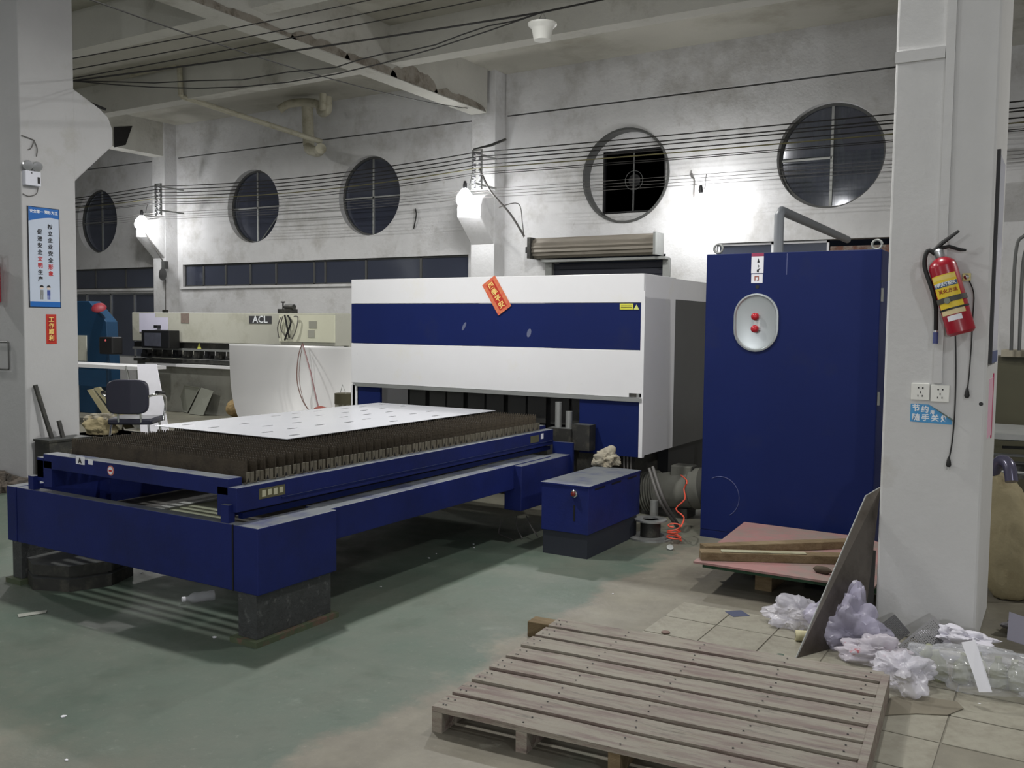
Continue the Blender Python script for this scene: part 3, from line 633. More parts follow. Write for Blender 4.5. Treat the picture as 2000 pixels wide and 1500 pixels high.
# plates on the table
fc = PY0-.0015
pa = obj('letter_plate', bx((D(148, 905, 'y', fc).x, fc, .758), (D(165, 905, 'y', fc).x, fc+.002, .802)), paper, sp)
pa.data.name = 'letter_plate'
c = D(156.5, 906, 'y', fc); text('lettering', 'A', .042, txtB, frameM((c.x, fc-.001, .779), (1, 0, 0), (0, 0, 1)), pa, .001)
obj('small_plate', bx((D(172, 905, 'y', fc).x, fc, .765), (D(181, 905, 'y', fc).x, fc+.002, .793)), paper, sp)
c = D(216, 918, 'y', fc); ro = obj('round_warning_sign', G().lathe([(.028, 0), (.028, .002)], (c.x, fc+.002, .748), (0, -1, 0), 24), mat('sign_pink', (196, 120, 110), .5), sp)
obj('sign_face', G().lathe([(.021, 0), (.021, .001)], (c.x, fc-.001, .748), (0, -1, 0), 24), paper, ro)
obj('sign_mark', bx((c.x-.013, fc-.0025, .743), (c.x+.013, fc-.002, .753)), txtR, ro)
lp_ = obj('name_plate', bx((PX1, 3.27, .672), (PX1+.002, 3.45, .725)), mat('plate_olive', (104, 102, 76), .5, .3), sp)
for k in range(4): obj('worn_mark', bx((PX1+.002, 3.29+.04*k, .682+.004*(k % 2)), (PX1+.003, 3.315+.04*k, .715)), mat('plate_pale', (190, 188, 160), .5), lp_)
lp2 = obj('name_plate', bx((PX1, 6.0, .672), (PX1+.002, 6.13, .725)), mat('plate_olive', (104, 102, 76), .5, .3), sp)
obj('small_plate', bx((PX1, 6.16, .69), (PX1+.002, 6.2, .73)), paper, sp)
# sheet on the slats
random.seed(4); SX0, SX1, SY0, SY1 = -5.13, -3.925, 3.93, 6.24
hs = []
for i in range(5):
    for j in range(9):
        if random.random() < .2: continue
        cx = SX0+.14+i*.235+random.uniform(-.02, .02); cy = SY0+.18+j*.25+random.uniform(-.02, .02)
        hs.append(circ(cx, cy, .014, 10, .05))
plate_with_holes('steel_sheet', rect(SX0, SY0, SX1, SY1), hs, .003, steel, lambda p: Vector((p.x, p.y, .877+p.z)), label='bright flat steel sheet with small slots lying on the cutting slats', cat='steel sheet', recalc=True)

# ---- power box
cb = thing('power_box', 'low navy blue transformer box with a dusty grey lid', 'box', (-2.88, 5.9, 0))
BX0, BX1, BY0, BY1 = -3.06, -2.70, 5.469, 6.33
obj('body', bx((BX0, BY0, .165), (BX1, BY1, .485)), blue, cb, bev=.004)
obj('lid', bx((BX0-.006, BY0-.006, .485), (BX1+.006, BY1+.006, .495)), blue, cb)
obj('skirt', bx((BX0+.01, BY0+.01, 0), (BX1-.01, BY1-.03, .165)), mat('skirt_dark', (34, 38, 48), .6), cb)
c = D(1122, 964, 'y', BY0)
il = obj('indicator_lamp', G().lathe([(.026, 0), (.026, .012), (.02, .018)], (c.x, BY0, c.z), (0, -1, 0), 20), chrome, cb, smooth=40, label='round chrome ringed red indicator')
obj('lens', G().lathe([(.017, 0), (.015, .008), (.004, .012)], (c.x, BY0-.017, c.z), (0, -1, 0), 16), mat('lens_red', (110, 40, 36), .25), il, smooth=50)
obj('slot', bx((c.x-.006, BY0-.002, .25), (c.x+.006, BY0+.01, .36)), black, cb)
for k in range(3): obj('slot', bx((BX1-.01, 5.56+k*.27, .455), (BX1+.001, 5.72+k*.27, .468)), black, cb)
crumple('cloth_rag', D(1185, 908, 'z', .5)+Vector((0, 0, .045)), (.11, .1, .075), 3.3, cloth, 'crumpled grey rag lying on the blue transformer box', 'rag', floor=.495, amp=.4, pull=(0.0, 0, .1))

# ---- blue cabinet
CX0, CX1, CY0, CY1, CZ = -2.312, -1.098, 6.573, 7.35, 2.1
cab = thing('laser_power_cabinet', 'tall dark blue cabinet with a silver oval panel of two red knobs', 'cabinet', (-1.7, 6.96, 0))
obj('body', bx((CX0, CY0+.03, .05), (CX1, CY1, CZ)), blueP, cb and cab, bev=.006)
dr = obj('front_door', G().box((CX0, CY0, .055), (CX1, CY0+.03, CZ)), blueP, cab, bev=.006)
obj('plinth', bx((CX0+.02, CY0+.04, 0), (CX1-.02, CY1-.02, .06)), black, cab)
obj('plinth', bx((CX0+.001, CY0+.002, 0), (CX0+.24, CY0+.04, .055)), blueP, cab)
# stadium recess with rim
def stadium(cx, cz, w, h, n=14):
    r = w/2; return [(cx+r*math.cos(math.pi*i/n), cz+h/2-r+r*math.sin(math.pi*i/n)) for i in range(n+1)]+[(cx-r*math.cos(math.pi*i/n), cz-h/2+r-r*math.sin(math.pi*i/n)) for i in range(n+1)]
cx, cz = -1.932, 1.602
def rings(levels):
    g = G(); n = None
    for (w, h, y) in levels:
        P = stadium(cx, cz, w, h); n = len(P); g.v += [Vector((a, y, b)) for a, b in P]
    for k in range(len(levels)-1):
        for i in range(n): g.f.append((k*n+i, k*n+(i+1) % n, (k+1)*n+(i+1) % n, (k+1)*n+i))
    g.f.append(tuple((len(levels)-1)*n+i for i in range(n))); return g
pan = obj('control_panel', rings([(.325, .42, CY0-.0), (.322, .417, CY0-.012), (.30, .395, CY0-.014), (.285, .38, CY0-.004), (.275, .37, CY0-.003)]), mat('panel_silver', (178, 184, 186), .28, .55, .02, 4), cab, smooth=35, label='silver stadium shaped control panel with a raised rim')
for z in (1.645, 1.557):
    k = obj('knob', G().lathe([(.022, 0), (.022, .01), (.027, .014), (.027, .034), (.018, .046), (.004, .048)], (cx, CY0-.004, z), (0, -1, 0), 20), mat('knob_red', (176, 34, 46), .25), pan, smooth=50, label='red push knob')
obj('switch_plate', bx((cx-.012, CY0-.008, 1.55), (cx+.03, CY0-.003, 1.66)), mat('panel_silver2', (196, 200, 200), .3, .4), pan)
s1 = obj('sticker', bx((-1.977, CY0-.002, 1.955), (-1.889, CY0+.001, 2.098)), paper, cab)
obj('sticker_band', bx((-1.977, CY0-.003, 2.075), (-1.889, CY0-.0015, 2.098)), mat('band_crimson', (150, 52, 84), .5), s1)
g = G().slab([(-1.935, CY0-.0035, 2.03), (-1.917, CY0-.0035, 2.03), (-1.926, CY0-.0035, 2.062)], (0, .001, 0)).slab([(-1.93, CY0-.0035, 1.992), (-1.918, CY0-.0035, 2.005), (-1.93, CY0-.0035, 2.018), (-1.925, CY0-.0035, 2.005)], (0, .001, 0)).slab([(-1.936, CY0-.0035, 1.962), (-1.922, CY0-.0035, 1.962), (-1.922, CY0-.0035, 1.978), (-1.91, CY0-.0035, 1.99), (-1.936, CY0-.0035, 1.98)], (0, .001, 0))
obj('pictogram', g, txtB, s1)
s2_ = obj('sticker', bx((-1.975, CY0-.002, 1.885), (-1.893, CY0+.001, 1.948)), paper, cab)
text('lettering', '冂', .034, mat('ink_brown', (150, 84, 70), .7), frameM((-1.936, CY0-.0025, 1.917), (1, 0, 0), (0, 0, 1)), s2_, .002)
obj('keyhole', G().lathe([(.014, 0), (.014, .002)], (-1.93, CY0, 1.858), (0, -1, 0), 18), black, cab)
obj('drip_mark', bx((-1.727, CY0-.001, 1.94), (-1.722, CY0+.001, 2.09)), mat('mark_pale', (84, 90, 130), .6), cab)
g = G().tube([(-2.16+.14*math.cos(R(a)), CY0-.001, .315+.15*math.sin(R(a))) for a in list(range(-60, 121, 9))], .0025, 5)
obj('chalk_arc', g, mat('mark_pale', (84, 90, 130), .6), cab)
for x, y in ((-2.25, 6.65), (-1.16, 6.75)):
    obj('lifting_eye', G().tube([(x+.032*math.cos(R(a)), y, CZ+.045+.032*math.sin(R(a))) for a in range(0, 361, 20)], .009, 8), galv, cab, smooth=60)
for z in (.35, 1.05, 1.75): obj('hinge', G().cyl((CX1+.004, CY0+.03, z), (CX1+.004, CY0+.03, z+.09), .012, 10), galv, cab)

# ---- pump behind, hoses, reel
mo = thing('vacuum_motor', 'grey finned electric motor lying under the laser cutter housing', 'motor', (-2.95, 7.3, .1))
A = D(1262, 962, 'y', 7.2); Bm = D(1352, 955, 'y', 7.2)
dusty = mat('dusty_grey', (112, 112, 104), .8, 0, .1, 8)
obj('motor_body', G().cyl(A, Bm, .155, 28), dusty, mo, smooth=40)
g = G()
for k in range(6):
    c = A+(Bm-A)*(.02+.055*k); g.lathe([(.10, -.004), (.178, -.004), (.178, .004), (.10, .004)], c, (Bm-A).normalized(), 24)
obj('cooling_fins', g, dusty, mo, smooth=40)
obj('end_bell', G().lathe([(.15, 0), (.17, .02), (.17, .1), (.09, .17), (.07, .5)], Bm, (Bm-A).normalized(), 24), dusty, mo, smooth=40)
obj('terminal_box', G().box((-.08, -.08, -.05), (.1, .08, .06), Matrix.Translation((A+Bm)/2+Vector((.12, 0, .17)))), dusty, mo, bev=.01)
obj('foot', G().box((-.2, -.1, -.3), (.2, .1, -.12), Matrix.Translation((A+Bm)/2)), darkM, mo)
obj('foot_pad', G().cyl(D(1277, 1010, 'z', 0), D(1277, 1010, 'z', 0)+Vector((0, 0, .14)), .035, 14), galv, mo, smooth=40)
for k, (a, b, c) in enumerate((((1268, 915), (1290, 980), (1322, 1028)), ((1275, 912), (1296, 975), (1325, 1026)))):
    q = [D(*a, 'y', 6.62), D(*b, 'y', 6.5), D(*c, 'z', .02)]; obj('grey_hose', G().tube(bez(q, 6), .013, 8), cableG, label='grey hose slanting down to the floor right of the transformer box', cat='hose', group='grey hoses right of the transformer box', smooth=60)
q = [D(1330, 928, 'y', 6.9), D(1342, 940, 'y', 6.6), D(1336, 955, 'y', 6.6), D(1338, 975, 'y', 6.5), D(1320, 994, 'y', 6.45), D(1336, 1010, 'y', 6.4), D(1330, 1028, 'y', 6.2), D(1322, 1040, 'z', .03)]
c = D(1316, 1060, 'z', .0)
for k in range(58):
    a = k*.42; q.append(c+Vector((.052*math.cos(a)*(1-.004*k), .05*math.sin(a), .02+.002*k+.012*math.sin(a*.7))))
obj('orange_air_hose', G().tube(bez(q, 3), .0055, 6), orange, label='coiled orange air hose hanging to the floor beside the wire reel', cat='hose', smooth=60)
c = D(1270, 1050, 'z', 0); rl = thing('cable_reel', 'grey steel cable reel standing on the floor beside the transformer box', 'reel', c)
obj('reel_bottom', G().lathe([(.17, 0), (.17, .012), (.05, .014)], c, n=32), galv, rl, smooth=30)
obj('reel_core', G().lathe([(.075, .01), (.075, .13)], c, n=24), darkM, rl, smooth=30)
obj('reel_top', G().lathe([(.06, .13), (.12, .13), (.12, .142), (.06, .142), (.06, .13)], c, n=32), galv, rl, smooth=30)
obj('reel_hub', G().lathe([(.06, .125), (.001, .126)], c, n=24), black, rl)
obj('valve_cap', G().lathe([(.02, 0), (.024, .01), (.024, .025), (.012, .026)], D(1308, 1073, 'z', 0), (.3, -.5, .8), 14), galv, label='small white plastic cap lying below the orange coil', cat='cap')
for k, q in enumerate(([(980, 1015), (974, 1040), (982, 1062), (1000, 1072)], [(1009, 1008), (1010, 1030), (1020, 1052)], [(1028, 1008), (1038, 1030), (1050, 1048)])):
    P = [D(a, b, 'y', 5.85-.06*i) for i, (a, b) in enumerate(q)]; P = [Vector((p.x, p.y, max(p.z, .008))) for p in P]
    obj('loose_wire', G().tube(bez(P, 5), .005, 5), cableG, label='thin wire drooping under the far end of the table frame', cat='wire', group='drooping wires under the table frame')
for k in range(3):
    a = D(1222+6*k, 905, 'y', 6.85); b = D(1218+7*k, 884, 'y', 6.85); obj('conduit_tail', G().tube([a-Vector((0, 0, .3)), b+Vector((0, 0, .06))], .007, 6), cableG, label='thin grey lead dropping under the housing behind the transformer box', cat='wire', group='leads under the housing')

# ================================================================ RIGHT: boards, timbers, leaning sheet
rb = thing('red_board', 'large faded red steel plate lying flat in front of the blue cabinet', 'board', (-1.35, 5.8, 0))
z = .17
P = [D(1354, 1100, 'z', z), D(1712, 1154, 'z', z), D(1740, 1060, 'z', z), D(1680, 1049, 'z', z), D(1467, 1026, 'z', z)]
P[1] = Vector((-.84, P[1].y, z)); P[2] = Vector((-.84, 6.1, z)); P[3] = Vector((-1.1, 6.40, z)); P[4] = Vector((-1.93, 6.42, z))
obj('plate', G().slab(P, (0, 0, .012)), redbM, rb)
obj('underside_board', G().slab([p+Vector((.04, .05, -.03)) if i < 2 else p+Vector((0, 0, -.03)) for i, p in enumerate(P)], (0, 0, .028)), greenU, rb)
for x in (-1.5, -1.0): obj('bearer', bx((x-.05, 5.4, 0), (x+.05, 6.3, z-.03)), woodD, rb)
zt = z+.012
def timber(name, p0, p1, z, w, h, m, label):
    d = (p1-p0); d.z = 0; d.normalize(); n = Vector((-d.y, d.x, 0))*w; q = [p0, p1, p1+n, p0+n]
    return obj(name, G().slab([Vector((p.x, p.y, z)) for p in q], (0, 0, h)), m, label=label, cat='timber', bev=.004)
a_, b_ = D(1377, 1067, 'z', zt+.05), D(1690, 1056, 'z', zt+.05)
timber('wood_timber', a_, b_, zt, .085, .05, woodD, 'brown timber beam lying on the red plate, farther from the camera')
a_, b_ = D(1369, 1095, 'z', zt), D(1672, 1104, 'z', zt)
timber('wood_timber', a_, b_, zt, .10, .05, woodD, 'brown timber beam lying on the red plate, nearer the camera')
d_ = (b_-a_); timber('pale_batten', a_+d_*.13+Vector((0, .012, 0)), a_+d_*.68+Vector((0, .012, 0)), zt+.0505, .05, .007, woodP, 'thin pale batten lying on the nearer timber beam')
p = D(1652, 1074, 'z', zt+.055); cupp = thing('paper_cup', 'red and white paper cup lying on the timbers beside the leaning sheet', 'cup', p)
obj('cup_body', G().lathe([(.028, 0), (.034, .05)], p, (.8, .5, .3), 18), mat('cup_red', (226, 76, 58), .6), cupp, smooth=30)
obj('cup_rim', G().lathe([(.036, .05), (.036, .062)], p, (.8, .5, .3), 18), paper, cupp, smooth=30)
obj('oily_glove', G().lathe([(.005, -.05), (.02, -.03), (.022, .03), (.006, .06)], D(1605, 1113, 'z', zt+.02), (.95, -.2, 0), 10), mat('glove_dark', (76, 66, 54), .9, 0, .3, 30), label='small dark rolled rag on the red plate', cat='rag', smooth=50)
ls = thing('leaning_steel_sheet', 'scratched dark steel sheet leaning against the right pillar above the white bags', 'steel sheet', (-1.0, 4.6, 0))
a, b, c = Vector((-1.045, 4.36, .004)), Vector((-.83, 4.80, .004)), Vector((-.812, 5.06, .74))
d = Vector((-.87, 5.0, .70)); nn = (b-a).cross(c-a).normalized()
obj('sheet', G().slab([a, b, c, d], nn*.004), mat('leaning_steel', (104, 98, 92), .32, .6, .12, 5, (76, 70, 64), (.45, .65), 3), ls)
obj('edge', G().tube([a, d, c], .004, 5), galv, ls)
obj('scrap_sheet', G().slab([(-.94, 5.02, .0), (-.81, 4.95, .0), (-.81, 4.99, .42), (-.93, 5.02, .42)], (0, .01, 0)), mat('panel_dark', (42, 42, 40), .5), label='dark metal panel behind the leaning sheet at the pillar foot', cat='panel')

# pallet
rot = R(4.4); pt = thing('wooden_pallet', 'worn grey wooden pallet lying on the floor in the foreground', 'pallet', (-2.015, 2.80, 0), rot=rot)
random.seed(12)
for k in range(8):
    y0 = .0+k*.155; w = .123 if k else .128; L0 = 1.52; wz = random.uniform(-.002, .002); g = G(); n = 16; zz = .08
    vs = []
    for i in range(n+1):
        x = -.02+L0*i/n+.0; j = .004*noise.noise(Vector((x*4, k*3.3, 1))); j2 = .005*noise.noise(Vector((x*5, k*5.3, 7))); zw = .0035*noise.noise(Vector((x*2, k*2.1, 3)))
        vs += [(x, y0+j, zz), (x, y0+w+j2, zz), (x, y0+w+j2, zz+.02+zw), (x, y0+j, zz+.02+zw)]
    g.v = [Vector(v) for v in vs]
    for i in range(n):
        for q in range(4): g.f.append((4*i+q, 4*i+(q+1) % 4, 4*i+4+(q+1) % 4, 4*i+4+q))
    g.f += [(3, 2, 1, 0), tuple(4*n+q for q in range(4))]
    s_ = obj('slat', g, woodM, pt, local=True); s_.rotation_euler = (0, 0, random.uniform(-.004, .004))
    nl = G()
    for x in (.01, .035, .36, .73, 1.1, 1.44):
        for yy in (.03, .085): nl.lathe([(.004, 0), (.004, .001)], (x+random.uniform(-.01, .01), y0+yy, zz+.0225), n=6)
    obj('nails', nl, rub, s_, local=True)
for k in range(5):
    x = -.02+k*.36; obj('stringer', G().box((x, .0, 0), (x+.045, 1.145, .079)), woodD if k == 2 else woodM, pt, local=True)
obj('edge_rail', G().box((1.49, -.02, 0), (1.52, 1.18, .105)), woodM, pt, local=True)
obj('back_timber', G().box((-.17, 1.15, 0), (1.3, 1.245, .0785)), woodD, pt, local=True, bev=.004)

# ================================================================ RIGHT PILLAR ITEMS
PF = 4.98
tr = obj('cable_trunking', G().box((-.570, PF-.018, 1.30), (-.530, PF, 4.9)), pillM, label='white cable trunking running up the right pillar from the sockets', cat='trunking')
obj('trunking_branch', G().box((-.80, PF-.018, 2.88), (-.573, PF, 2.935)), pillM, label='short horizontal trunking branch near the top of the right pillar', cat='trunking')
def socket(x0, z0, lab):
    t = thing('wall_socket', lab, 'socket', (x0+.042, PF, z0))
    obj('face_plate', G().box((x0, PF-.014, z0), (x0+.084, PF, z0+.084)), mat('socket_white', (228, 228, 222), .35), t, bev=.003)
    for dx, dz, w, h in ((.03, .058, .007, .007), (.05, .058, .007, .007), (.041, .034, .004, .01), (.030, .017, .004, .009), (.050, .017, .004, .009)):
        obj('socket_hole', G().box((x0+dx, PF-.0155, z0+dz), (x0+dx+w, PF-.013, z0+dz+h)), black, t)
socket(-.668, 1.213, 'white wall socket on the right pillar, the left one of the pair')
socket(-.578, 1.208, 'white wall socket on the right pillar, the right one of the pair')
sg = thing('energy_saving_sign', 'peeling light blue sign with white Chinese characters below the sockets', 'sign', (-.575, PF, 1.1))
Pz = [(-.669, 1.103), (-.478, 1.098), (-.478, 1.128), (-.585, 1.192), (-.669, 1.192)]
obj('sign_face', G().slab([(x, PF-.003, z) for x, z in Pz], (0, .002, 0)), ltblue, sg)
g = G().slab([(-.585, PF-.004, 1.192), (-.478, PF-.004, 1.128), (-.470, PF-.02, 1.115), (-.50, PF-.022, 1.14)], (0, .001, 0)); obj('peeled_corner', g, mat('sign_back', (120, 132, 120), .7), sg)
Mx = lambda x, z: frameM((x, PF-.0035, z), (1, 0, 0), (0, 0, 1))
text('lettering', '节', .037, txtW, Mx(-.643, 1.170), sg, .001); text('lettering', '约', .037, txtW, Mx(-.602, 1.166), sg, .001); text('lettering', '用', .02, txtW, Mx(-.568, 1.154), sg, .001)
for i, ch in enumerate('随手关灯'): text('lettering', ch, .037, txtW, Mx(-.643+.044*i, 1.124), sg, .001)
# extinguisher
t = thing('fire_extinguisher', 'red fire extinguisher with a yellow label strapped to the right pillar', 'fire extinguisher', (-.45, PF-.08, 1.54))
A = D(1838, 510, 'y', PF-.085); Bb = D(1879, 652, 'y', PF-.085); ax = (A-Bb).normalized(); Ln = (A-Bb).length; rr = .064
obj('cylinder', G().lathe([(.052, 0), (rr, .012), (rr, Ln-.03), (rr*.88, Ln-.008), (rr*.5, Ln+.012), (.018, Ln+.018)], Bb, ax, 36), redM, t, smooth=35)
side = ax.cross(Vector((0, -1, 0))).normalized(); fwd = side.cross(ax).normalized()
if fwd.y > 0: fwd = -fwd
def wrap(z0, z1, a0, a1, r, m, name, par=t, n=14, **k):
    g = G()
    for i in range(n+1):
        a = R(a0+(a1-a0)*i/n); d = side*math.sin(a)+fwd*math.cos(a)
        g.v += [Bb+ax*z0+d*r, Bb+ax*z1+d*r]
    g.f = [(2*i, 2*i+2, 2*i+3, 2*i+1) for i in range(n)]; return obj(name, g, m, par, smooth=60, **k)
s_ = side.x
sgn = 1 if side.x > 0 else -1
lb = wrap(.10, .295, -62*sgn*1, 48*sgn*1, rr+.0006, yelM, 'label', label='yellow instruction label')
wrap(.235, .258, -60*sgn, 46*sgn, rr+.0012, mat('label_navy', (66, 92, 130), .5), 'label_band', lb)
wrap(.10, .125, -60*sgn, 46*sgn, rr+.0012, mat('label_cream', (214, 196, 150), .5), 'label_foot', lb)
wrap(.27, .29, -60*sgn, 46*sgn, rr+.0012, mat('label_pale', (230, 206, 110), .5), 'label_head', lb)
wrap(.07, .095, -35*sgn, 25*sgn, rr+.0008, paper, 'sticker')
wrap(.16, .185, -95*sgn, 95*sgn, rr+.004, mat('strap_grey', (70, 68, 62), .6), 'strap')
wrap(.123, .132, -100*sgn, 80*sgn, rr+.003, black, 'strap')
def onc(z, a, r): return Bb+ax*z+(side*math.sin(R(a*sgn))+fwd*math.cos(R(a*sgn)))*r
for i, (z, a) in enumerate(((.247, -45), (.247, -30), (.247, -15), (.247, 0), (.247, 15), (.247, 30))):
    p = onc(z, a, rr+.0014); nrm = (side*math.sin(R(a*sgn))+fwd*math.cos(R(a*sgn))); ex_ = ax.cross(nrm).normalized()
    text('lettering', '手提式干粉灭火器'[i], .02, txtW, frameM(p, ex_, ax), lb, .0005)
for i, a in enumerate((-32, -12, 8, 28)):
    p = onc(.213, a, rr+.0008); nrm = (side*math.sin(R(a*sgn))+fwd*math.cos(R(a*sgn))); ex_ = ax.cross(nrm).normalized(); text('lettering', '灭火方法'[i], .022, mat('ink_rust', (150, 60, 30), .7), frameM(p, ex_, ax), lb, .0005)
top = Bb+ax*(Ln+.015)
obj('valve', G().lathe([(.02, 0), (.024, .01), (.024, .035), (.014, .045)], top, ax, 16), alu, t, smooth=40)
h0 = top+ax*.045
obj('lever', G().tube([h0+Vector((-.02, 0, -.01)), h0+Vector((.02, -.0, .03)), h0+Vector((.09, -.0, .085))], [.009, .011, .007], 8), black, t)
obj('carry_handle', G().tube([h0+Vector((-.01, 0, 0)), h0+Vector((.05, -.0, .012)), h0+Vector((.10, 0, -.006)), h0+Vector((.125, 0, -.008))], [.009, .009, .008, .006], 8), black, t)
q = [top+ax*.02+Vector((-.015, -.005, 0)), D(1812, 490, 'y', PF-.1), D(1806, 520, 'y', PF-.1), D(1822, 570, 'y', PF-.1), D(1828, 600, 'y', PF-.07), D(1828, 645, 'y', PF-.04)]
obj('discharge_hose', G().tube(bez(q, 6), .0105, 10), rub, t, smooth=60)
obj('hose_collar', G().cyl(q[-1], q[-1]-Vector((0, 0, .012)), .012, 12), alu, t)
obj('nozzle', G().cyl(q[-1]-Vector((0, 0, .01)), q[-1]-Vector((0, 0, .065)), .0125, 12), mat('nozzle_blue', (62, 70, 120), .5), t, smooth=40)
obj('strap_buckle', G().cyl(onc(.168, -12, rr+.004), onc(.168, -12, rr+.016), .014, 12), mat('buckle_grey', (120, 126, 112), .5), t)
hk = D(1888, 541, 'y', PF-.01); br = thing('hook_box', 'small brass hook plate on the right pillar beside the extinguisher', 'hook', hk)
obj('plate', G().box((hk.x-.018, PF-.012, hk.z-.018), (hk.x+.018, PF, hk.z+.018)), mat('brass', (176, 164, 110), .3, .8), br)
obj('knob', G().lathe([(.01, 0), (.012, .012), (.004, .018)], (hk.x, PF-.01, hk.z), (0, -1, 0), 12), chrome, br, smooth=50)
def pc(pts, r, label, plug=True, y=PF-.012, yy=None):
    P = [D(a, b, 'y', y) for a, b in pts]; t = thing('hanging_lead', label, 'cord', P[-1])
    obj('cord', G().tube(bez(P, 6), r, 6), rub, t, smooth=60)
    e = P[-1]; obj('plug', G().lathe([(.004, .02), (.009, 0), (.012, -.02), (.008, -.03)], e, n=10), rub, t, smooth=40)
    if plug: obj('pin', G().box((e.x-.008, e.y-.001, e.z-.045), (e.x-.005, e.y+.001, e.z-.028)).box((e.x+.005, e.y-.001, e.z-.045), (e.x+.008, e.y+.001, e.z-.028)), galv, t)
pc([(1866, 655), (1867, 720), (1865, 800), (1860, 860), (1853, 900)], .0035, 'long black power cord with a plug hanging below the extinguisher')
pc([(1893, 548), (1902, 575), (1900, 620), (1898, 660), (1893, 730), (1889, 765)], .003, 'shorter black cord hanging on the right pillar from the brass hook', False)
obj('pillar_hole', G().lathe([(.008, 0), (.01, .001)], D(1916, 789, 'y', PF), (0, -1, 0), 8), black, label='small dark hole in the front of the right pillar', cat='hole')
# frames on the side face of the right pillar
XS = -.335
pf = thing('framed_poster', 'tall framed poster seen edge-on on the side of the right pillar', 'poster', (XS+.01, 5.3, 1.4))
obj('poster_face', G().box((XS, 5.04, 1.40), (XS+.008, 5.52, 2.43)), mat('poster_pale', (200, 202, 214), .25), pf)
obj('poster_frame', G().box((XS, 5.02, 1.40), (XS+.016, 5.045, 2.43)), black, pf)
obj('poster_foot', G().box((XS, 5.045, 1.40), (XS+.010, 5.52, 1.46)), mat('foot_blue', (70, 84, 130), .4), pf)
rs = thing('red_strip_notice', 'narrow red and pink paper strip on the side of the right pillar', 'notice', (XS+.003, 5.3, 1.0))
obj('strip', G().box((XS, 5.16, 1.02), (XS+.003, 5.42, 1.32)), mat('strip_pink', (222, 178, 196), .6), rs)
obj('strip_edge', G().box((XS, 5.40, 1.0), (XS+.004, 5.45, 1.34)), mat('strip_red', (180, 40, 90), .6), rs)

# ================================================================ BAGS AND SCRAP
crumple('plastic_bag', D(1553, 1222, 'z', 0)+Vector((.0, 0, .05)), (.14, .11, .085), 1.2, bagM, 'shiny white plastic bag on the floor left of the leaning sheet', 'bag', amp=.5)
rp = D(1562, 1252, 'z', 0); t = thing('paper_roll', 'small cream paper roll on the floor by the foot of the leaning sheet', 'roll', rp)
obj('roll', G().cyl(rp+Vector((-.02, -.01, .028)), rp+Vector((.07, .02, .028)), .027, 20), mat('roll_cream', (190, 184, 150), .8), t, smooth=40)
obj('core', G().cyl(rp+Vector((-.021, -.0103, .028)), rp+Vector((-.019, -.0096, .028)), .012, 12), black, t)
crumple('plastic_bag', D(1652, 1262, 'z', 0)+Vector((0, .02, .07)), (.17, .13, .11), 2.1, mat('lilac_polythene', (196, 192, 214), .3, 0, .05, 8, trans=.5), 'lilac tinted plastic bag with a peaked top in front of the leaning sheet', 'bag', amp=.5, pull=(0, 0, .9))
crumple('plastic_bag', D(1712, 1300, 'z', 0)+Vector((0, .05, .045)), (.17, .11, .07), 3.4, bagR, 'white plastic bag with red print at the far right corner of the pallet', 'bag', amp=.45)
crumple('plastic_bag', D(1752, 1345, 'z', 0)+Vector((.01, .05, .06)), (.12, .14, .085), 5.6, bagM, 'white plastic bag touching the right edge of the pallet', 'bag', amp=.5)
crumple('plastic_bag', D(1885, 1280, 'z', 0)+Vector((-.02, -.08, .10)), (.14, .06, .05), 7.9, mat('bag_opaque', (216, 214, 224), .45, 0, .04, 8, trans=.12), 'torn opaque white bag draped over the clear bag of bottles', 'bag', amp=.6)
bb = thing('bag_of_bottles', 'clear plastic bag full of empty glass bottles on the floor at far right', 'bag of bottles', D(1905, 1360, 'z', 0)+Vector((0, .1, 0)))
cc = D(1905, 1355, 'z', 0)+Vector((0, .1, 0)); random.seed(6)
for k in range(7):
    p = cc+Vector((-.22+.075*k, random.uniform(-.05, .07), .002)); b_ = obj('bottle', G().lathe([(.03, 0), (.036, .01), (.036, .085), (.015, .115), (.015, .135)], p, (random.uniform(-.2, .2), random.uniform(-.25, .1), 1), 16), mat('bottle_glass', (168, 172, 140), .1, 0, .05, 5, trans=.35), bb, smooth=40)
crumple('bag_film', cc+Vector((.02, .0, .08)), (.33, .14, .10), 8.4, bagC, None, None, parent=bb, amp=.35)
strap = obj('tape_strip', G().slab([D(1878, 1255, 'y', 4.25), D(1905, 1250, 'y', 4.25), D(1925, 1310, 'y', 4.2), D(1938, 1352, 'y', 4.18), D(1912, 1352, 'y', 4.18), D(1902, 1320, 'y', 4.2)], (0, .002, 0)), paper, bb)
def mesh_strip(a, b, w, nrm, label):
    a, b = Vector(a), Vector(b); L_ = (b-a).length; ex_ = (b-a).normalized(); ey = Vector(nrm).cross(ex_).normalized(); nz_ = ex_.cross(ey)
    n1 = int(L_/.012); n2 = int(w/.011); hs = [circ((i+.75)*.012, (j+.6)*.011+(.003 if i % 2 else 0), .0036, 6) for i in range(n1-1) for j in range(n2-1)]
    return plate_with_holes('perforated_steel', rect(0, 0, L_, w), hs, .002, mat('perforated_grey', (112, 112, 114), .45, .5, .05, 8), lambda p: a+ex_*p.x+ey*p.y+nz_*p.z, label=label, cat='perforated sheet')
p1 = D(1702, 1296, 'z', 0); mesh_strip(p1+Vector((0, .03, .003)), D(1778, 1236, 'y', 4.86), .11, (.35, -.8, .5), 'perforated steel strip leaning on the right pillar behind the bags, left one')
p2 = D(1780, 1310, 'z', 0); mesh_strip(p2+Vector((0, .03, .003)), D(1858, 1240, 'y', 4.80), .11, (.35, -.8, .5), 'perforated steel strip leaning on the right pillar foot, right one')
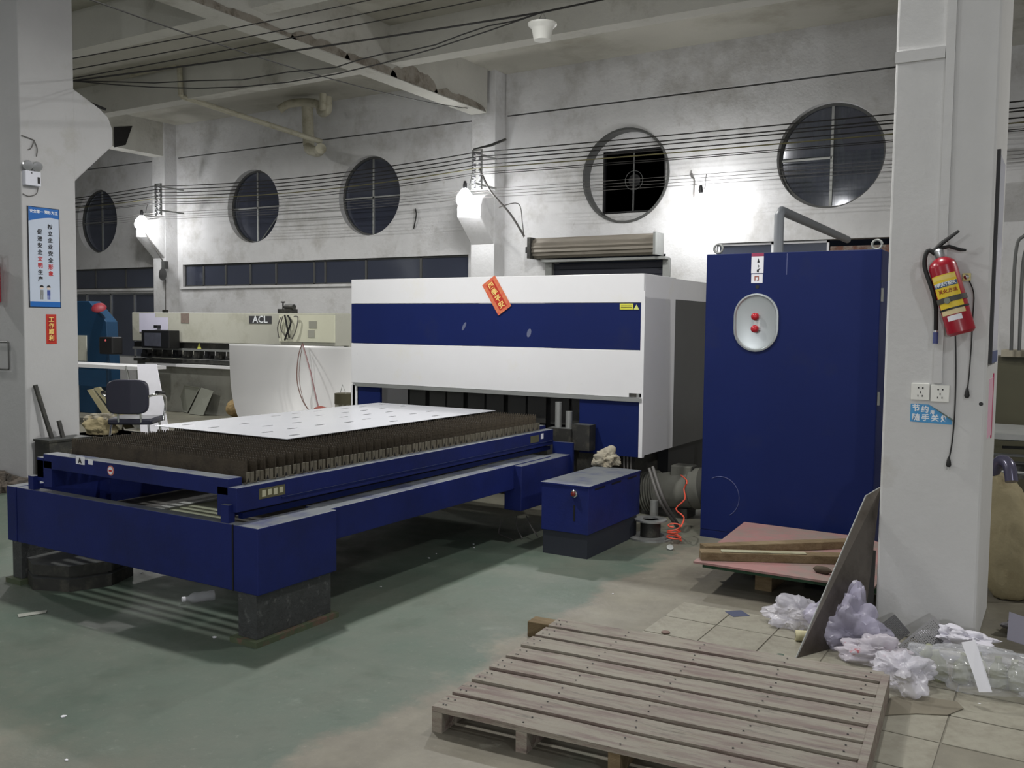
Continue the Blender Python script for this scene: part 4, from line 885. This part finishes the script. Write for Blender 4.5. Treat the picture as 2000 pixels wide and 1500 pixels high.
obj('steel_offcut', G().slab([D(1790, 1262, 'z', 0), D(1822, 1288, 'z', 0), D(1835, 1275, 'z', 0)+Vector((0, 0, .05)), D(1796, 1243, 'z', 0)+Vector((0, 0, .06))], (0, .003, 0)), greyM, label='small grey steel offcut between the two perforated strips', cat='offcut')
# behind the right pillar
sk = crumple('woven_sack', Vector((-.27, 6.12, .34)), (.21, .22, .40), 4.4, sackM, 'tall beige woven sack standing behind the right pillar', 'sack', amp=.14, fr=1.6, taper=.45)
obj('sack_pipe', G().tube(bez([(-.36, 6.1, .70), (-.32, 6.06, .80), (-.27, 6.0, .79), (-.25, 5.96, .70)], 5), .035, 12), mat('pipe_purple', (90, 88, 108), .25, .3), label='bent shiny pipe poking out of the woven sack', cat='pipe', smooth=50)
crumple('cloth_rag', Vector((-.1, 5.35, .04)), (.12, .1, .05), 6.1, mat('rag_grey', (128, 126, 130), .8), 'grey rags on the floor beneath the woven sack', 'rag', amp=.5)
obj('metal_offcut', G().slab([(-.2, 5.02, .06), (.1, 4.98, .02), (.1, 5.06, .12), (-.2, 5.12, .17)], (0, 0, .003)), mat('panel_lilac', (150, 148, 162), .4, .2), label='pale loose panel leaning behind the bag of bottles', cat='panel')
wt = thing('work_bench', 'steel work bench piled with scrap behind the woven sack', 'bench', (.2, 7.9, 0))
obj('bench_top', G().box((-.55, 7.5, .78), (1.4, 8.3, .82)), galv, wt)
obj('bench_shelf', G().box((-.55, 7.5, .5), (1.4, 8.3, .53)), darkM, wt)
for x in (-.53, 1.36):
    for y in (7.52, 8.26): obj('leg', G().box((x, y, 0), (x+.04, y+.04, .78)), darkM, wt)
random.seed(8)
for k in range(6):
    y = 7.5+.1*k; obj('scrap_bar', G().tube([(-.5+.1*random.random(), y, .54+.05*k), (1.2, y+.2*random.random(), .56+.06*k)], .012, 6), darkM if k % 2 else galv, wt)
lk = thing('metal_locker', 'dark olive metal locker at the right edge behind the pillar', 'locker', (.3, 9.2, 0))
oliv = mat('olive_paint', (74, 72, 54), .6, 0, .1, 3)
obj('body', G().box((-.55, 9.0, 0), (1.2, 9.5, 1.34)), oliv, lk); obj('door', G().box((-.53, 8.98, .1), (.3, 9.0, 1.3)), oliv, lk); obj('door', G().box((.32, 8.98, .1), (1.18, 9.0, 1.3)), oliv, lk)
obj('top_tray', G().box((-.5, 8.95, 1.342), (.9, 9.4, 1.40)), cloth, lk)
ar = thing('tube_arch', 'bent grey tube frame standing behind the right pillar at the picture edge', 'tube frame', (.1, 8.8, 1.4))
for k, dx in enumerate((0, .06)):
    obj('tube', G().tube(bez([(-.42+dx, 8.85, 1.40), (-.42+dx, 8.85, 2.2-dx), (-.36+dx, 8.85, 2.36-dx), (-.2, 8.85, 2.42-dx), (.9, 8.85, 2.42-dx)], 6), .014, 8), greyM, ar, smooth=60)
obj('plastic_curtain', G().box((-.32, 8.9, 1.42), (.9, 8.91, 2.36)), mat('curtain_grey', (164, 160, 164), .5, 0, .08, 3, stretch=(8, 1, .5)), label='pale plastic curtain hanging inside the tube frame', cat='curtain')

# ================================================================ LEFT PILLAR ITEMS
XP = -8.4
ps = thing('safety_poster', 'tall safety poster with vertical Chinese characters on the left pillar', 'poster', (XP+.005, 5.24, 1.7))
y0, y1, z0, z1 = 5.085, 5.395, 1.69, 2.625
obj('poster_board', G().box((XP, y0-.006, z0-.006), (XP+.006, y1+.006, z1+.006)), txtB, ps)
obj('poster_face', G().box((XP+.006, y0+.004, z0), (XP+.009, y1-.004, z1)), posW, ps)
n = 12; P = [(XP+.0095, y0+.004, z1), (XP+.0095, y1-.004, z1)]+[(XP+.0095, y1-.004-(y1-y0-.008)*i/n, z1-.085-.045*abs(i/n-.25)**1.5*1.6) for i in range(n+1)]
obj('header_band', G().slab(P, (.001, 0, 0)), dkblue, ps); obj('footer_band', G().box((XP+.009, y0+.004, z0), (XP+.0105, y1-.004, z0+.05)), dkblue, ps)
Mp = lambda y, z: frameM((XP+.011, y, z), (0, 1, 0), (0, 0, 1))
text('lettering', '安全第一 预防为主', .034, txtW, Mp((y0+y1)/2, z1-.04), ps, .0006)
for i, ch in enumerate('树立企业安全形象'): text('lettering', ch, .05, txtR if i > 5 else txtB, Mp(5.30, 2.45-.0635*i), ps, .001)
for i, ch in enumerate('促进安全文明生产'): text('lettering', ch, .05, txtR if i in (4, 5) else txtB, Mp(5.195, 2.395-.0635*i), ps, .001)
for yy, mm in ((5.205, mat('fig_grey', (128, 130, 130), .6)), (5.275, mat('fig_blue', (60, 78, 150), .6))):
    fg = obj('worker_figure', G().box((XP+.009, yy-.016, 1.80), (XP+.0105, yy+.016, 1.85)).box((XP+.009, yy-.014, 1.76), (XP+.0105, yy-.003, 1.80)).box((XP+.009, yy+.003, 1.76), (XP+.0105, yy+.014, 1.80)), mm, ps)
    obj('head', G().lathe([(.018, 0), (.018, .0015)], (XP+.009, yy, 1.872), (1, 0, 0), 16), mat('fig_skin', (206, 190, 180), .6), fg)
    obj('hair', G().slab([(XP+.0106, yy+.02*math.cos(R(a)), 1.876+.02*math.sin(R(a))) for a in range(0, 181, 20)], (.001, 0, 0)), txtB, fg)
ctr = Vector((XP+.001, 5.298, 1.478)); paper_strip('festive_banner', ctr, Vector((0, 1, 0)), Vector((0, 0, 1)), .105, .285, redPap, mat('red_paper2', (150, 24, 16), .6), '工作顺利', 'small red and gold paper banner below the safety poster on the left pillar')
em = thing('emergency_light', 'white twin head emergency light on the left pillar above the poster', 'emergency light', (XP+.03, 5.05, 2.8))
obj('case', G().box((XP, 4.94+.1, 2.815), (XP+.06, 5.19, 2.95)), mat('em_white', (208, 210, 220), .45), em, bev=.006)
obj('display', G().box((XP+.06, 5.155, 2.84), (XP+.062, 5.178, 2.90)), black, em)
obj('rating_mark', G().box((XP+.06, 5.09, 2.925), (XP+.062, 5.105, 2.935)), black, em)
for y in (5.065, 5.155):
    obj('lamp_head', G().lathe([(.015, -.03), (.035, -.02), (.046, .01), (.046, .03), (.03, .032)], (XP+.045, y, 3.005), (.75, -.1, -.35), 20), alu, em, smooth=40)
    obj('lamp_neck', G().cyl((XP+.03, y, 2.95), (XP+.035, y, 2.985), .012, 8), black, em)
obj('light_cord', G().tube(bez([(XP+.01, 5.19, 2.81), (XP+.01, 5.17, 2.75), (XP+.01, 5.10, 2.72), (XP+.01, 5.04, 2.735)], 5), .004, 6), cableG, label='thin grey cord looping below the emergency light', cat='cord')
obj('pillar_cable', G().tube(bez([(XP+.01, 5.04, 3.27), (XP+.01, 5.15, 3.25), (XP+.01, 5.165, 3.235), (XP+.01, 5.19, 3.17), (XP+.01, 5.18, 3.10)], 5), .005, 6), cableG, label='grey cable stub curving on the left pillar above the emergency light', cat='cable')
obj('cut_cable_end', G().tube(bez([(XP+.01, 5.16, 3.24), (XP+.01, 5.13, 3.17), (XP+.01, 5.10, 3.15)], 5), .005, 6), cableG, label='short cut cable end on the left pillar above the emergency light', cat='cable')
ex = thing('fire_extinguisher', 'red fire extinguisher cut by the left picture edge on the left pillar', 'fire extinguisher', (-8.74, 4.93, 1.7))
obj('cylinder', G().lathe([(.05, 0), (.065, .012), (.065, .34), (.05, .38), (.02, .4)], (-8.77, 4.955, 1.72), n=28), redM, ex, smooth=35)
obj('valve', G().cyl((-8.77, 4.955, 2.12), (-8.77, 4.955, 2.17), .02, 12), black, ex)
obj('discharge_hose', G().tube(bez([(-8.77, 4.95, 2.15), (-8.70, 4.93, 2.18), (-8.69, 4.94, 2.0), (-8.7, 4.95, 1.85)], 5), .01, 8), rub, ex, smooth=60)
obj('wall_bracket_frame', G().tube([(-8.88, 5.015, 1.35), (-8.65, 5.015, 1.35), (-8.64, 5.015, 1.34), (-8.64, 5.015, 1.10), (-8.65, 5.015, 1.09), (-8.88, 5.015, 1.09)], .008, 6), greyM, label='thin grey rectangular wire frame on the front of the left pillar', cat='frame')
obj('steel_bar', G().cyl((-8.36, 5.10, .95), (-8.25, 5.2, .40), .022, 8), darkM, label='dark steel bar leaning against the left pillar behind the table', cat='bar')
obj('steel_stub', G().cyl((-8.28, 5.28, .60), (-8.22, 5.3, .36), .022, 8), darkM, label='short dark steel stub beside the leaning bar', cat='bar')
sb = thing('bar_stand', 'low dark stand holding the leaning bars by the left pillar', 'stand', (-8.2, 5.25, 0)); obj('body', G().box((-8.35, 5.08, 0), (-8.12, 5.5, .42)), darkM, sb); obj('rim', G().box((-8.36, 5.07, .42), (-8.11, 5.51, .44)), darkM, sb)

# ================================================================ LEFT BACKGROUND: press brake etc.
BY = 10.55
def bxy(px0, py0, px1, py1, y, d, z0=None):
    a = D(px0, (py0+py1)/2, 'y', y); b = D(px1, (py0+py1)/2, 'y', y); t_ = D((px0+px1)/2, py0, 'y', y).z; bo = D((px0+px1)/2, py1, 'y', y).z if z0 is None else z0
    return G().box((a.x, y, bo), (b.x, y+d, t_))
pb = thing('press_brake', 'long cream press brake lettered ACL by the back wall', 'press brake', (-11.8, 11, 0))
obj('ram_beam', bxy(258, 611, 655, 671, BY, .35), cream, pb, bev=.01)
a = D(258, 640, 'y', BY); b = D(655, 640, 'y', BY)
obj('lower_ram', G().box((a.x, BY+.04, 1.10), (b.x, BY+.3, 1.205)), darkM, pb)
obj('upper_tool_rail', G().box((a.x, BY+.0, 1.075), (b.x, BY+.1, 1.11)), galv, pb)
g0 = None
for k in range(17):
    x = a.x+.25+k*.27; c = obj('punch_clamp', G().box((x, BY+.02, .96), (x+.13, BY+.12, 1.08)).box((x+.03, BY-.01, .98), (x+.1, BY+.02, 1.05)), darkM if k % 3 else black, pb)
obj('punch_blade', G().box((a.x+.1, BY+.1, .93), (b.x, BY+.14, 1.0)), greyM, pb)
obj('die_rail', G().box((a.x, BY+.02, .86), (b.x, BY+.25, .915)), darkM, pb)
obj('bed', G().box((a.x, BY+.1, .0), (b.x, BY+.3, .86)), mat('bed_grey', (150, 150, 142), .6, 0, .1, 3, (116, 114, 104), (.5, .7), 2), pb)
obj('bed_ledge', G().box((a.x+.5, BY-.12, .80), (b.x-1.1, BY+.1, .845)), whiteP, pb)
obj('side_frame', G().box((a.x-.0, BY+.3, 0), (a.x+.12, BY+1.4, 1.6)), cream, pb); obj('side_frame', G().box((b.x-.1, BY+.3, 0), (b.x, BY+1.4, 1.6)), cream, pb)
nb = obj('name_board', bxy(486, 617, 530, 632, BY-.006, .006), mat('board_dark', (66, 66, 70), .5), pb)
c = D(508, 624.5, 'y', BY-.008); text('lettering', 'ACL', .155, txtW, frameM((c.x, BY-.008, c.z), (1, 0, 0), (0, 0, 1)), nb, .003, 1.15)
obj('red_seal_plate', bxy(353, 612, 369, 631, BY-.005, .005), mat('seal_plate', (132, 118, 110), .6, 0, .2, 30), pb)
obj('cover_plate', bxy(545, 615, 653, 668, BY-.02, .02), mat('cover_cream', (222, 222, 200), .55, 0, .04, 3), pb)
obj('nameplate', bxy(603, 627, 618, 641, BY-.026, .006), mat('np_grey', (160, 160, 148), .6), pb); obj('nameplate', bxy(601, 644, 614, 659, BY-.026, .006), mat('np_grey2', (168, 168, 156), .6), pb)
wt_ = D(388, 676, 'y', BY+.02)
obj('warning_triangle', G().slab([(wt_.x-.05, BY+.03, wt_.z-.05), (wt_.x+.05, BY+.03, wt_.z-.05), (wt_.x, BY+.03, wt_.z+.06)], (0, .004, 0)), mat('tri_yellow', (196, 198, 96), .5), pb)
obj('papers', bxy(272, 611, 303, 648, BY-.012, .004), lilac, pb); obj('papers', bxy(303, 620, 328, 644, BY-.014, .004), lilac, pb)
cbx = thing('control_monitor', 'black control box hanging at the left end of the press brake', 'control box', D(300, 678, 'y', BY-.3))
obj('case', bxy(276, 645, 330, 680, BY-.28, .22), black, cbx, bev=.01); obj('screen', bxy(282, 650, 314, 676, BY-.285, .006), mat('screen_grey', (74, 76, 86), .3, 0, .2, 12), cbx); obj('arm', G().box((D(300, 640, 'y', BY-.1).x, BY-.1, 1.45), (D(306, 640, 'y', BY-.1).x, BY+.02, 1.5)), black, cbx)
# valve unit and hoses on top
vp = D(560, 606, 'y', BY+.1); vu = thing('hydraulic_valve', 'small dark hydraulic valve block on top of the press brake', 'valve', vp)
obj('block', G().box((vp.x-.14, BY+.04, vp.z-.045), (vp.x+.14, BY+.2, vp.z+.02)), darkM, vu); obj('solenoid', G().cyl((vp.x-.02, BY+.1, vp.z+.05), (vp.x+.16, BY+.1, vp.z+.05), .045, 12), darkM, vu, smooth=40)
obj('stem', G().cyl((vp.x-.08, BY+.1, vp.z), (vp.x-.08, BY+.1, vp.z+.13), .012, 8), darkM, vu); obj('hand_wheel', G().cyl((vp.x-.12, BY+.1, vp.z+.13), (vp.x-.04, BY+.1, vp.z+.13), .012, 8), darkM, vu)
for k, q in enumerate(([(552, 618), (548, 640), (556, 655), (562, 662)], [(556, 615), (562, 645), (565, 660)], [(562, 616), (568, 630), (560, 652), (556, 665)], [(574, 618), (582, 620), (578, 645), (570, 662)], [(548, 620), (542, 640), (545, 660)])):
    obj('hydraulic_hose', G().tube(bez([D(a_, b_, 'y', BY-.05) for a_, b_ in q], 5), .014 if k in (1, 2) else .008, 6), rub if k in (1, 2) else cableG, label='thin hydraulic hose looping down the cream cover of the press brake', cat='hose', group='hoses on the press brake', smooth=60)
# leaning blanks and box
for k, (q, lab) in enumerate(((((343, 800), (366, 806), (390, 757), (360, 752)), 'grey metal blank leaning under the press brake, left one'), (((368, 808), (397, 811), (417, 764), (393, 757)), 'grey metal blank leaning under the press brake, right one'))):
    P = [D(q[0][0], q[0][1], 'z', .01), D(q[1][0], q[1][1], 'z', .01)]; P += [D(q[2][0], q[2][1], 'y', BY-.03), D(q[3][0], q[3][1], 'y', BY-.03)]
    obj('metal_blank', G().slab(P, (.012, -.012, .0)), mat('blank_grey', (150, 152, 142), .5, .3, .05, 3), label=lab, cat='metal blank')
p = D(448, 818, 'z', 0); crumple('paper_parcel', p+Vector((.05, .1, .17)), (.17, .15, .17), 9.2, cardM, 'brown paper parcel on the floor left of the curved sheet', 'parcel', amp=.18, fr=1.5)
# curved sheet
g = G(); n = 14; xr = D(690, 740, 'y', 10.1).x+.25
key = [D(448, 671, 'y', 10.35), D(449, 715, 'y', 10.25), D(452, 760, 'y', 10.05), D(460, 800, 'y', 9.75), D(473, 832, 'z', .05)]
key = bez(key, 6); rx = [Vector((xr+(p.x-key[0].x)*.2, p.y, p.z)) for p in key]; N_ = len(key)
g.v = key+rx; g.f = [(i, i+1, i+1+N_, i+N_) for i in range(N_-1)]
cs = obj('curved_steel_sheet', g, sheetM, label='large satin steel sheet curving down in front of the press brake', cat='steel sheet', smooth=60); m_ = cs.modifiers.new('solid', 'SOLIDIFY'); m_.thickness = .004
fp = thing('foot_pedal', 'red foot pedal unit with its cable hooked over the curved steel sheet', 'pedal', D(626, 803, 'y', 9.4))
pc_ = D(626, 803, 'y', 9.4); obj('pedal_body', G().lathe([(.10, -.4), (.11, 0), (.08, .05), (.02, .07)], pc_, n=16), mat('pedal_red', (150, 74, 62), .5), fp, smooth=40)
obj('handle_rod', G().tube([D(622, 797, 'y', 9.45), D(606, 725, 'y', 9.9), D(591, 672, 'y', 10.25)], .011, 6), mat('rod_redblack', (104, 50, 54), .5), fp)
obj('cable', G().tube(bez([D(591, 670, 'y', 10.25), D(583, 695, 'y', 10.1), D(580, 740, 'y', 9.9), D(590, 780, 'y', 9.6), D(608, 808, 'y', 9.4)], 6), .008, 6), mat('cable_brown', (110, 84, 78), .5), fp)
obj('cable', G().tube(bez([D(591, 670, 'y', 10.25), D(585, 715, 'y', 10.05), D(585, 745, 'y', 9.9), D(594, 785, 'y', 9.6), D(610, 808, 'y', 9.4)], 6), .004, 6), mat('cable_brown', (110, 84, 78), .5), fp)
bk = D(665, 796, 'y', 9.2); bkt = thing('metal_drum', 'pale dirty metal drum with a dark top band left of the housing', 'drum', Vector((bk.x, 9.3, 0)))
zt_ = D(665, 769, 'y', 9.2).z; obj('drum_body', G().lathe([(.14, 0), (.14, zt_-.14)], (bk.x, 9.3, 0), n=24), mat('drum_pale', (160, 158, 146), .7, 0, .15, 8, (90, 84, 66), (.5, .62), 7), bkt, smooth=40)
obj('drum_band', G().lathe([(.145, zt_-.14), (.145, zt_), (.02, zt_)], (bk.x, 9.3, 0), n=24), mat('band_olive', (74, 70, 50), .7), bkt, smooth=40)
obj('bail_handle', G().tube([(bk.x-.05, 9.25, zt_), (bk.x-.01, 9.25, zt_+.12), (bk.x+.05, 9.25, zt_)], .004, 5), galv, bkt)
# teal machine
tm_ = thing('teal_shear', 'tall teal blue machine body behind the left pillar', 'machine', (-14.8, 10, 0)); y = 9.6
P = [D(150, 588, 'y', y), D(173, 588, 'y', y), D(207, 628, 'y', y), D(212, 712, 'y', y)]
P = P+[Vector((P[-1].x, y, 0)), Vector((P[0].x-.4, y, 0)), Vector((P[0].x-.4, y, P[0].z))]
obj('body', G().slab(P, (0, .22, 0)), teal, tm_, bev=.01)
obj('control_box', bxy(193, 658, 219, 692, y-.2, .2), black, tm_, bev=.02); c = D(206, 665, 'y', y-.205); obj('pilot_light', G().lathe([(.02, 0), (.012, .012)], c, (0, -1, 0), 10), mat('pilot_red', (230, 110, 110), .4), tm_)
obj('side_slot', bxy(150, 655, 168, 705, y-.02, .03), cream, tm_)
obj('red_bonnet', G().lathe([(.03, 0), (.12, .02), (.10, .06), (.02, .08)], D(194, 604, 'y', y-.05), (.35, -.5, .8), 16), mat('bonnet_red', (120, 28, 40), .6), label='red rounded lamp bonnet above the teal machine', cat='bonnet', smooth=50)
st = thing('white_bench', 'long white topped bench in front of the teal machine', 'bench', (-12.3, 8.6, 0)); ya = 8.6
a = D(140, 716, 'y', ya); b = D(268, 716, 'y', ya); zt_ = D(200, 713, 'y', ya).z
obj('bench_top', G().box((a.x-.6, ya, zt_-.05), (b.x, ya+.5, zt_)), whiteP, st); obj('apron', G().box((a.x-.6, ya+.02, zt_-.33), (D(205, 740, 'y', ya).x, ya+.06, zt_-.08)), teal, st)
obj('leg', G().box((b.x-.06, ya+.02, 0), (b.x, ya+.08, zt_-.05)), galv, st); obj('leg', G().box((a.x, ya+.02, 0), (a.x+.06, ya+.08, zt_-.05)), galv, st); obj('strut', G().tube([D(246, 715, 'y', ya), D(252, 745, 'y', ya)], .016, 6), galv, st)
obj('leaning_board', G().slab([D(268, 711, 'y', 8.55), D(305, 711, 'y', 8.55), Vector((D(333, 840, 'y', 7.9).x, 7.9, 0)), Vector((D(275, 848, 'y', 7.9).x, 7.9, 0))], (0, .01, 0)), mat('panel_white', (222, 222, 230), .5, 0, .06, 4, streak=((150, 148, 146), 9, .62, .72)), label='bright white panel leaning behind the black chair', cat='panel')
# chair
ch = thing('office_chair', 'black vinyl armchair with chrome arms beyond the cutting table', 'chair', (-8.80, 6.42, 0), rot=R(36))
def part(name, g, m, **k): return obj(name, g, m, ch, local=True, **k)
g = G().slab([(.225*math.copysign(abs(math.cos(R(a)))**.45, math.cos(R(a))), -.03, .735+.19*math.copysign(abs(math.sin(R(a)))**.45, math.sin(R(a)))) for a in range(0, 360, 10)], (0, .06, 0)); part('backrest', g, navy, bev=.015, smooth=40)
part('seat', G().box((-.24, .05, .42), (.24, .5, .49)), navy, bev=.02, smooth=40)
part('back_bracket', G().tube([(-.12, .03, .6), (-.12, .06, .45)], .012, 8).tube([(.12, .03, .6), (.12, .06, .45)], .012, 8), chrome)
for s in (-1, 1):
    part('arm', G().tube(bez([(s*.22, -.02, .74), (s*.29, .06, .76), (s*.31, .28, .73), (s*.30, .36, .62), (s*.28, .34, .44)], 5), .013, 8), chrome, smooth=60)
    part('arm_pad', G().tube([(s*.29, .07, .778), (s*.31, .26, .758)], .022, 8), rub, smooth=60)
    for yy in (.06, .46): part('leg', G().tube([(s*.2, yy, .42), (s*.24, yy+(.04 if yy > .2 else -.04), 0)], .013, 8), chrome)
random.seed(1)
for k, (a_, b_) in enumerate((((170, 762), (222, 842)), ((183, 758), (245, 838)))):
    A_ = D(*a_, 'y', 7.3); B_ = D(*b_, 'y', 6.6); obj('wood_board', G().slab([A_, B_, B_+Vector((.12, 0, .02)), A_+Vector((.1, 0, .02))], (0, .03, .0)), mat('board_olive', (120, 114, 84), .8, 0, .1, 4), label='old wooden board leaning left of the black chair, %s' % ('outer one' if k == 0 else 'inner one'), cat='board')
crumple('cloth_bundle', D(195, 838, 'y', 6.4)+Vector((0, 0, .02)), (.2, .15, .13), 2.7, mat('bundle_tan', (168, 156, 122), .9, 0, .08, 5), 'tan cloth bundle behind the corner of the cutting table', 'cloth', amp=.25, floor=.2)
crumple('cloth_bundle', D(197, 822, 'y', 6.45)+Vector((0, 0, .02)), (.19, .15, .07), 4.9, cloth, 'pale grey cloth lying on top of the tan bundle', 'cloth', amp=.3, floor=.2)
bs = thing('storage_crate', 'low dark crate under the cloth bundle behind the cutting table', 'crate', (-8.5, 6.6, 0)); c_ = D(195, 838, 'y', 6.4)
obj('body', G().box((c_.x-.25, 6.2, 0), (c_.x+.3, 6.75, c_.z-.05)), darkM, bs); obj('rim', G().box((c_.x-.26, 6.19, c_.z-.07), (c_.x+.31, 6.76, c_.z-.05)), darkM, bs)
# mirror-like lamp and box on the far pillar
fm = thing('round_shop_lamp', 'round chrome lamp hanging on the far left wall pillar', 'lamp', D(320, 540, 'y', 13.0)); c = D(320, 536, 'y', 12.98)
obj('dish', G().lathe([(.02, -.02), (.09, .0), (.13, .03), (.115, .03), (.05, .01)], c, (0, -1, .0), 24), chrome, fm, smooth=50); obj('neck', G().box((c.x-.05, 12.96, c.z+.12), (c.x+.05, 13.06, c.z+.28)), greyM, fm)
obj('lead', G().tube([(c.x-.05, 13.06, c.z-.1), (c.x-.06, 13.06, c.z-.75)], .01, 6), cableG, fm); obj('switch_box', G().box((c.x-.09, 13.0, c.z-.95), (c.x+.02, 13.07, c.z-.75)), darkM, fm)
obj('pillar_lead', G().tube([D(284, 455, 'y', 12.6), D(318, 510, 'y', 12.98)], .014, 6), cableG, label='lead slanting from the far left bulb down the pillar corbel', cat='cable')

# ================================================================ SMALL FLOOR ITEMS
bt = thing('plastic_bottle', 'crushed clear plastic bottle lying on the floor under the table frame', 'bottle', D(390, 1176, 'z', 0)); a = D(360, 1180, 'z', 0)+Vector((0, 0, .028)); b = D(418, 1172, 'z', 0)+Vector((0, 0, .03)); dd = (b-a)
obj('bottle', G().lathe([(.012, 0), (.012, .02), (.027, .04), (.03, .06), (.025, .08), (.03, .1), (.026, .12), (.03, .15), (.028, dd.length)], a, dd.normalized(), 16), bagC, bt, smooth=50); obj('cap', G().cyl(a-dd.normalized()*.012, a+dd.normalized()*.006, .014, 12), paper, bt)
obj('paper_strip', G().slab([D(34, 1200, 'z', .002), D(92, 1192, 'z', .002), D(90, 1197, 'z', .002), D(36, 1206, 'z', .002)], (0, 0, .002)), mat('strip_grey', (150, 152, 144), .7), label='grey paper strip lying on the floor at lower left', cat='paper')
random.seed(21)
for px, py, w in ((276, 1119, 12), (250, 1112, 6), (838, 1090, 10), (852, 1082, 8), (925, 1063, 8), (744, 1146, 7), (124, 1400, 14), (130, 1485, 10), (420, 1245, 14), (1197, 1160, 6), (1912, 1375, 8), (1785, 1375, 12), (926, 1070, 6)):
    p = D(px, py, 'z', .001); s = w*.0009
    obj('paper_scrap', G().slab([p+Vector((s*math.cos(a)*random.uniform(.6, 1.3), s*math.sin(a)*random.uniform(.5, 1), 0)) for a in (0, 1.3, 2.6, 3.7, 5)], (0, 0, .003)), paper, label='tiny white paper scrap lying on the floor', cat='scrap', group='paper scraps on the floor')
for px, py, r_, m in ((1300, 1236, .022, mat('cap_rust', (112, 92, 84), .7)), (1524, 1281, .018, mat('cap_green', (70, 86, 74), .6))):
    obj('bottle_cap', G().lathe([(r_, 0), (r_, .006), (r_*.6, .008)], D(px, py, 'z', .004), n=16), m, label='rusty brown disc on the tiles behind the pallet' if px < 1400 else 'dark green disc on the tiles at the back edge of the pallet', cat='disc')
obj('cracked_slab', G().slab([D(1725, 1398, 'z', .004)]+[D(a, b, 'z', .004) for a, b in ((1790, 1395), (1850, 1398), (1882, 1385), (1870, 1372), (1790, 1360), (1740, 1362))], (0, 0, .004)), mat('slab_tan', (112, 106, 92), .8, 0, .12, 6), label='broken tan floor slab right of the pallet', cat='slab')
